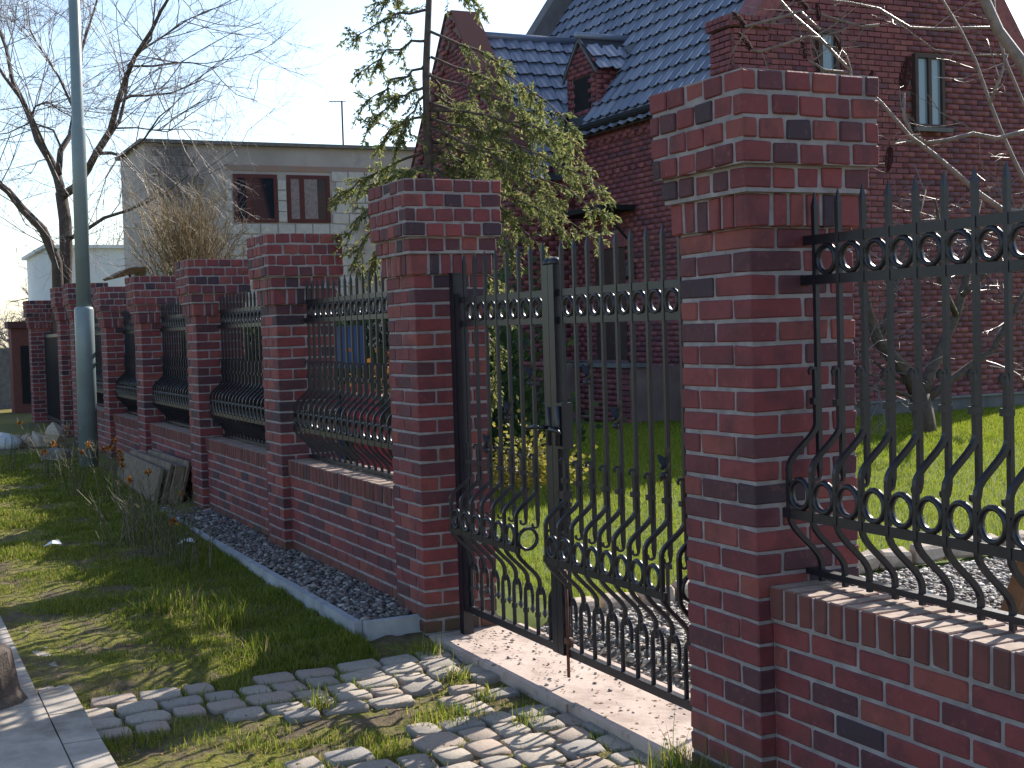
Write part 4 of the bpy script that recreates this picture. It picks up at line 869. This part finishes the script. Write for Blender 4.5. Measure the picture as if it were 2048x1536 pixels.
# dry shrub over the fence
ds = empty('dry_shrub', (-18.1, 1.9, -.1), 'tall dry straw coloured shrub in front of the grey building', 'shrub'); g = Geo()
for k in range(130):
    a = rng.normal(0, .16, 2); top = img(rng.normal(365, 48), rng.normal(455, 34), 22+rng.normal(0, .4)); b = np.array([-18.1+a[0], 1.9+a[1], 0]); m_ = b*.45+top*.55+np.array([0, 0, .25]); twigs(g, m_, unit(top-m_), np.linalg.norm(top-m_), .012, 2, .35, .02, 3, 3, None, 3, .5); g.tube([b, m_], [.016, .012], 3, cap=False)
W2(ds, 'stem', g, M['straw'])

# sumac reaching in from the right
SZ = 6.4
smc = empty('sumac_tree', tuple(img(2230, 1130, SZ)*[1, 1, 0]+[0, 0, -.22]), 'bare sumac with red brown fruit spikes overhanging the large gate pier', 'tree'); g = Geo(); gc = []
root = np.array(smc.location)
SB = [([(2230, 1130), (2200, 800), (2170, 560), (2130, 420)], .05, .04, 0), ([(2130, 420), (2085, 230), (2048, 130), (1997, 62), (1970, 0), (1945, -90)], .034, .022, 0), ([(2130, 440), (2060, 425), (2006, 420), (1960, 388), (1915, 349), (1870, 310), (1820, 273), (1788, 235), (1762, 205), (1735, 181)], .015, .007, -.4),
      ([(2140, 520), (2080, 420), (2032, 328), (2001, 260), (1980, 205), (1950, 120), (1922, 62), (1885, 0), (1860, -60)], .012, .006, .3), ([(1980, 205), (2000, 155), (2014, 109)], .009, .006, .2), ([(2052, 120), (1984, 55), (1930, 56), (1878, 58), (1820, 55), (1792, 38), (1758, 17), (1700, 5), (1656, 0), (1600, -30)], .009, .005, .5),
      ([(2060, 260), (1994, 277), (1946, 267), (1895, 280), (1854, 285), (1826, 270), (1808, 236), (1808, 185)], .011, .006, -.3), ([(1695, 900), (1698, 500), (1707, 220), (1700, 140), (1638, 75), (1587, 31), (1560, 0), (1535, -60)], .012, .006, .6), ([(1613, 73), (1640, 76)], .006, .006, .6),
      ([(1640, 76), (1613, 73), (1567, 89), (1519, 103), (1502, 100)], .0075, .007, .4), ([(1640, 60), (1600, 22), (1572, 32), (1520, 45), (1490, 53)], .0075, .007, .3), ([(1700, 145), (1649, 140), (1618, 120)], .007, .006, .6), ([(1704, 147), (1692, 110), (1684, 101)], .006, .005, .6), ([(1758, 50), (1724, 53), (1660, 35), (1618, 18)], .008, .006, .5), ([(1862, 285), (1830, 285), (1800, 280), (1788, 290)], .007, .005, -.2), ([(2140, 330), (2048, 210), (2010, 120), (1990, 40), (1985, -30)], .010, .007, .2), ([(2040, 110), (1950, 110), (1870, 100), (1760, 20)], .006, .003, .6)]
for P, r0, r1, w in SB: limb(g, I(P, SZ+w), r0, r1, 7)
rs = np.random.default_rng(5)
for k in range(46):
    P, r0, r1, w = SB[int(rs.integers(1, len(SB)))]; Q = I(P, SZ+w); b, d = along(Q, rs.uniform(.2, .98)); twigs(g, b, unit(d*.5+rs.normal(0, .6, 3)), rs.uniform(.12, .34), .0032, 1, .7, 0, 3, 2, None, 3)
CN = [((1466, 24), (1490, 53)), ((1476, 65), (1502, 99)), ((1604, 82), (1611, 117)), ((1669, 72), (1681, 100)), ((1590, -6), (1616, 18)), ((1633, 5), (1638, 40)), ((1816, 114), (1805, 180)), ((1776, 342), (1780, 294)), ((1745, 141), (1734, 176)), ((1600, -18), (1580, 2))]
def cone_mesh():
    g = Geo(); n = 170
    for i in range(n):
        t = i/n; a = i*2.4; r = .026*math.sin(math.pi*min(1, .12+.80*t))**.8*(1.15-.35*t); q = np.array([r*math.cos(a), r*math.sin(a), t*.16])+rng.normal(0, .002, 3); s = .0065
        g.add([q+np.array([s, 0, 0]), q+np.array([-s*.5, s*.9, 0]), q+np.array([-s*.5, -s*.9, 0]), q+np.array([0, 0, s*1.6])+.4*np.array([r*math.cos(a), r*math.sin(a), 0])*.3], [(0, 1, 2), (0, 3, 1), (1, 3, 2), (2, 3, 0)])
    g.tube([(0, 0, 0), (0, 0, .15)], [.016, .008], 6); return g.mesh('fruit_spike', M['cone'])
CNM = [cone_mesh() for _ in range(3)]
for tip, bs in CN:
    b = img(*bs, SZ+.35); t = img(*tip, SZ+.35); d = t-b; L = np.linalg.norm(d); q = Vector(d).to_track_quat('Z', 'Y'); o = link('fruit_spike', random.choice(CNM), smc, Vector(b)-Vector(smc.location), q.to_euler(), (min(L/.16, 1.0)*.9,)*2+(L/.16,))
W2(smc, 'trunk', g, M['greybark'], True)

# small bare tree on the lawn
LZ = 17.0; lb0 = img(1848, 866, LZ); lb0[2] = hz1(lb0[0], lb0[1])-.03
lt = empty('small_bare_tree', tuple(lb0), 'low forked leafless tree on the lawn seen through the near railing', 'tree'); g = Geo(); gt = Geo()
LB_ = [([(1852, 880), (1846, 830), (1838, 790)], .15, .13, 0), ([(1838, 795), (1815, 745), (1785, 715), (1755, 680), (1735, 620), (1722, 560), (1728, 480), (1715, 400)], .11, .03, -.4), ([(1845, 795), (1858, 750), (1885, 690), (1912, 630), (1932, 560), (1940, 480), (1960, 400)], .09, .03, .5), ([(1850, 800), (1890, 770), (1935, 735), (1985, 700), (2030, 620), (2060, 560)], .06, .03, .3), ([(1838, 800), (1800, 785), (1755, 772), (1700, 760)], .03, .012, -.5), ([(1755, 690), (1785, 600), (1800, 520), (1835, 440), (1850, 380)], .05, .02, .4), ([(1912, 630), (1880, 560), (1885, 480), (1870, 400)], .04, .015, -.6), ([(1925, 590), (1980, 540), (2020, 470), (2050, 400)], .04, .015, .2), ([(1825, 770), (1780, 750), (1740, 715), (1715, 700)], .025, .01, -.3)]
for P, r0, r1, w in LB_:
    Q = I(P, LZ, w*2); limb(g, Q, r0, r1, 7)
    if r1 < .1:
        for k in range(9):
            t = rng.uniform(.35, 1); b, d = along(Q, t); twigs(gt, b, unit(d*.4+rng.normal(0, .7, 3)), rng.uniform(.35, .8), .010, 2, .8, .0, 3, 3, None, 3, .6)
W2(lt, 'trunk', g, M['bark'], True); W2(lt, 'crown', gt, M['twig'])

# dried flower stems and weeds along the kerb
def weed(x, y, n, h, label, flowers=0, spread=.16):
    z = hz1(x, y); o = empty('dried_plant', (x, y, z), label, 'dried plant', 'dried plants along the kerb'); g = Geo(); F = []
    for k in range(n):
        a = rng.uniform(0, 6.28); l = abs(rng.normal(0, .38)); H_ = h*rng.uniform(.5, 1.1); b = np.array([rng.normal(0, spread*.5), rng.normal(0, spread*.5), 0]); e = b+np.array([math.cos(a)*l*H_, math.sin(a)*l*H_, H_]); m_ = (b+e)/2+np.array([0, 0, .1*H_])
        S = [b, m_, e]; g.tube(S, [.0042, .0032, .002], 3, cap=False); F.append(e)
        for _ in range(3): p, d = along(S, rng.uniform(.35, .95)); twigs(g, p, unit(d+rng.normal(0, .5, 3)), H_*.22, .002, 1, .5, 0, 2, 2, None, 3)
    link('stem', g.mesh('stem', M['stemgreen']), o)
    if flowers:
        PP = []; DD = []
        for i in rng.choice(len(F), flowers):
            for _ in range(26): d = unit(rng.normal(0, 1, 3)+np.array([0, 0, .4])); PP.append(F[i]+d*.004); DD.append(d)
        V, Q = leafquads(np.array(PP), np.array(DD), .038, .3); link('flower', npmesh('flower', V, Q, M['dryflower']), o)
    return o
weed(-12.4, -1.0, 22, .62, 'dried plant with pale crossing stems left of the lamp post', 2); weed(-10.6, -.95, 20, .60, 'dried plant with orange heads in front of the lamp post', 4); weed(-9.9, -.70, 16, .62, 'dried plant with orange heads in front of the planks', 5)
weed(-8.4, -.62, 14, .5, 'thin dried plant with one orange head before the plank ends', 2); weed(-6.9, -.85, 46, .50, 'dense clump of grey green dry stems beside the kerb', 1, .3); weed(-7.5, -.98, 34, .48, 'dark dry stem clump left of the densest one', 1, .28); weed(-6.2, -.8, 26, .36, 'low dry stem clump nearest the camera by the kerb', 0, .25); weed(-13.6, -1.3, 14, .5, 'sparse dry stalks at the far left of the verge', 0)
# plank stack
pk = empty('plank_stack', (-10.7, -.16, -.17), 'stack of weathered boards leaning on edge against the low wall', 'planks')
for k, (yy, hh, th) in enumerate(((-.17, .38, .05), (-.09, .41, .045), (-.02, .40, .09), (.055, .43, .03))):
    o = link('plank', cbox(2.3-.15*k, th, hh, .006, .008).mesh('plank', M['wood']), pk, (.1*k-.1, yy+.03, hh/2-.01), (math.radians(-14), 0, math.radians(.6*k)))
# rubble left of the lamp post
RM = [Geo().add(*(lambda V, F: (V*(1+.16*rng.standard_normal((len(V), 1))), [tuple(f) for f in F]))(*ico())).mesh('rubble_stone', M['pale']) for _ in range(4)]
RL = [None, 'big pale angular stone beside the fence in the rubble heap']
for k, (px_, py_, s, lb) in enumerate(((32, 878, .15, 'rounded pale stone next to the woven sack'), (48, 884, .13, 'pale stone second from the sack, lying low'), (60, 876, .12, 'small pale stone on top of the middle of the heap'), (66, 896, .10, 'small stone at the front foot of the heap'),
    (78, 884, .15, 'broad pale stone in the middle of the heap'), (92, 892, .11, 'brownish pale stone left of the dark flat block'), (98, 878, .12, 'pale stone touching the big angular one'), (45, 904, .09, 'lowest little stone below the sack side of the heap'), (84, 906, .09, 'little stone lying in the grass in front of the heap'))):
    p = img(px_, py_+8, 20.5)
    o = link('rubble_stone', RM[k % 4], None, (p[0], p[1], max(p[2], hz1(p[0], p[1])+s*.4)), tuple(rng.uniform(0, 3, 3)), (s*1.3, s, s*.8)); tag(o, lb, 'stone', 'rubble heap by the fence')
p = img(112, 884, 20.3); o = link('rubble_stone', RM[1], None, (p[0], p[1], hz1(p[0], p[1])+.2), (.3, .4, .2), (.24, .17, .19)); tag(o, RL[1], 'stone')
p = img(8, 905, 20.3); o = link('sack', Geo().lathe((0, 0, 0), [(.18, 0), (.36, .06), (.44, .22), (.38, .4), (.2, .5), (.06, .52)], 14).mesh('sack', M['sack'], True), None, (p[0], p[1], hz1(p[0], p[1])), (0, .2, .5), (.75, .5, .42)); tag(o, 'pale bulging woven sack lying at the left edge of the rubble', 'sack')
p = img(115, 922, 18.0); o = link('stone_block', cbox(.42, .24, .16, .02, .015).mesh('stone_block', M['cinder']), None, (p[0], p[1], hz1(p[0], p[1])+.07), (0, 0, .5)); tag(o, 'dark flat stone block on the grass left of the lamp post', 'block')
# litter, stump, timber
for (x, y, lb) in ((-7.1, -.57, 'crumpled white paper scrap on the shaded grass by the kerb'), (-7.6, -1.55, 'small pale paper scrap on the verge far from the kerb')):
    g = Geo(); g.add([(-.07, -.03, .0), (.02, -.05, .03), (.08, .0, .01), (.03, .05, .035), (-.06, .04, .012), (0, 0, .045)], [(0, 1, 5), (1, 2, 5), (2, 3, 5), (3, 4, 5), (4, 0, 5)]); o = link('paper_scrap', g.mesh('paper_scrap', M['paper']), None, (x, y, hz1(x, y)+.02), (.1, 0, 1.)); tag(o, lb, 'paper scrap')
o = link('tree_stump', Geo().lathe((0, 0, 0), [(.20, 0), (.165, .06), (.15, .18), (.14, .26), (.10, .285), (.02, .29)], 13).mesh('tree_stump', M['bark'], False), None, (-2.98, -2.40, -.245), (.04, .03, 0)); tag(o, 'dark rounded stump standing on the pavement at the left frame edge', 'stump')
o = link('timber_post', cbox(.10, .16, .42, .008, .004).mesh('timber_post', M['brownwood']), None, tuple((lambda d: CAM+d*((-.19-CAM[2])/d[2]))(FW+RX*(2046-1024)/FPX+UX*(768-1222)/FPX)+np.array([0, 0, .14])), (0, .35, .3)); tag(o, 'short brown timber leaning in the gravel behind the near railing', 'timber')
# far left: driveway gate, neighbour wall, shed, distant trees
dg = empty('driveway_gate', (-21.7, .25, -.1), 'dark barred driveway gate between the two far piers', 'gate'); g = Geo()
for k in range(30): g.box(-2.05+k*.14, -2.03+k*.14, -.01, .01, .12, 1.7)
link('bars', g.mesh('bars', M['iron']), dg); link('frame', Geo().box(-2.1, 2.1, -.02, .02, .08, .14).box(-2.1, 2.1, -.02, .02, 1.66, 1.72).box(-2.1, -2.04, -.02, .02, .14, 1.66).box(2.04, 2.1, -.02, .02, .14, 1.66).mesh('frame', M['iron']), dg)
pgt = empty('side_gate', (-18.55, .25, -.1), 'narrow dark iron side gate between the two tall piers', 'gate'); g = Geo()
for k in range(8): g.box(-.48+k*.13, -.46+k*.13, -.01, .01, .12, 1.8)
link('bars', g.mesh('bars', M['iron']), pgt); link('frame', Geo().box(-.55, .55, -.02, .02, .08, .14).box(-.55, .55, -.02, .02, 1.5, 1.56).mesh('frame', M['iron']), pgt)
nw = empty('neighbour_pier', (-28.4, .3, -.1), 'low brown rendered gate pier at the far left beyond the fence', 'pier')
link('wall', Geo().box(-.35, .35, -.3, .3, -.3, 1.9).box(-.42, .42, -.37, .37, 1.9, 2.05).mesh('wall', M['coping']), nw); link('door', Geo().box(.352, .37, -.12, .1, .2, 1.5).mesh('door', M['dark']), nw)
sh = tag(link('garden_wall', Geo().box(-31.0, -30.6, -6, .7, -.3, 1.35).mesh('garden_wall', M['cinder'])), 'dark low garden wall at the far left end of the street', 'wall')
sh = tag(link('pale_shed', Geo().box(-2, 2, -1.5, 1.5, 0, 1.9).poly_prism([(-1.7, 1.9), (1.7, 1.9), (0, 2.5)], -2.1, 2.1, 'X').mesh('pale_shed', M['white']), None, (-46, -1.3, -.2)), 'pale bluish shed in the distance at the left edge', 'shed')
for k, (x, y, Z, H_) in enumerate(((25, 680, 70, 3.2), (-15, 690, 85, 4), (60, 690, 95, 3.5), (100, 640, 60, 4.5), (215, 500, 62, 5.2))):
    b = img(x, 700, Z); b[2] = -.2; o = empty('distant_tree', tuple(b), ['hazy bare tree low at the left horizon', 'hazy bare tree at the very left edge of the horizon', 'hazy bare tree just left of the far pier', 'hazy bare tree behind the trunk of the large tree', 'small bare tree top above the white building'][k], 'tree', 'distant bare trees'); g = Geo(); gt = Geo()
    hh = (690-y)/FPX*Z+1.6+H_*.55; g.tube([(0, 0, 0), (0, 0, hh*.5)], [.14, .09], 6)
    for _ in range(16): twigs(gt, np.array([0, 0, hh*rng.uniform(.3, .5)]), unit(rng.normal(0, .6, 3)+np.array([0, 0, .8])), hh*.30, .05, 3, .6, .03, 3, 3, None, 3, .66)
    link('trunk', g.mesh('trunk', M['bark']), o); link('crown', gt.mesh('crown', M['twig']), o)
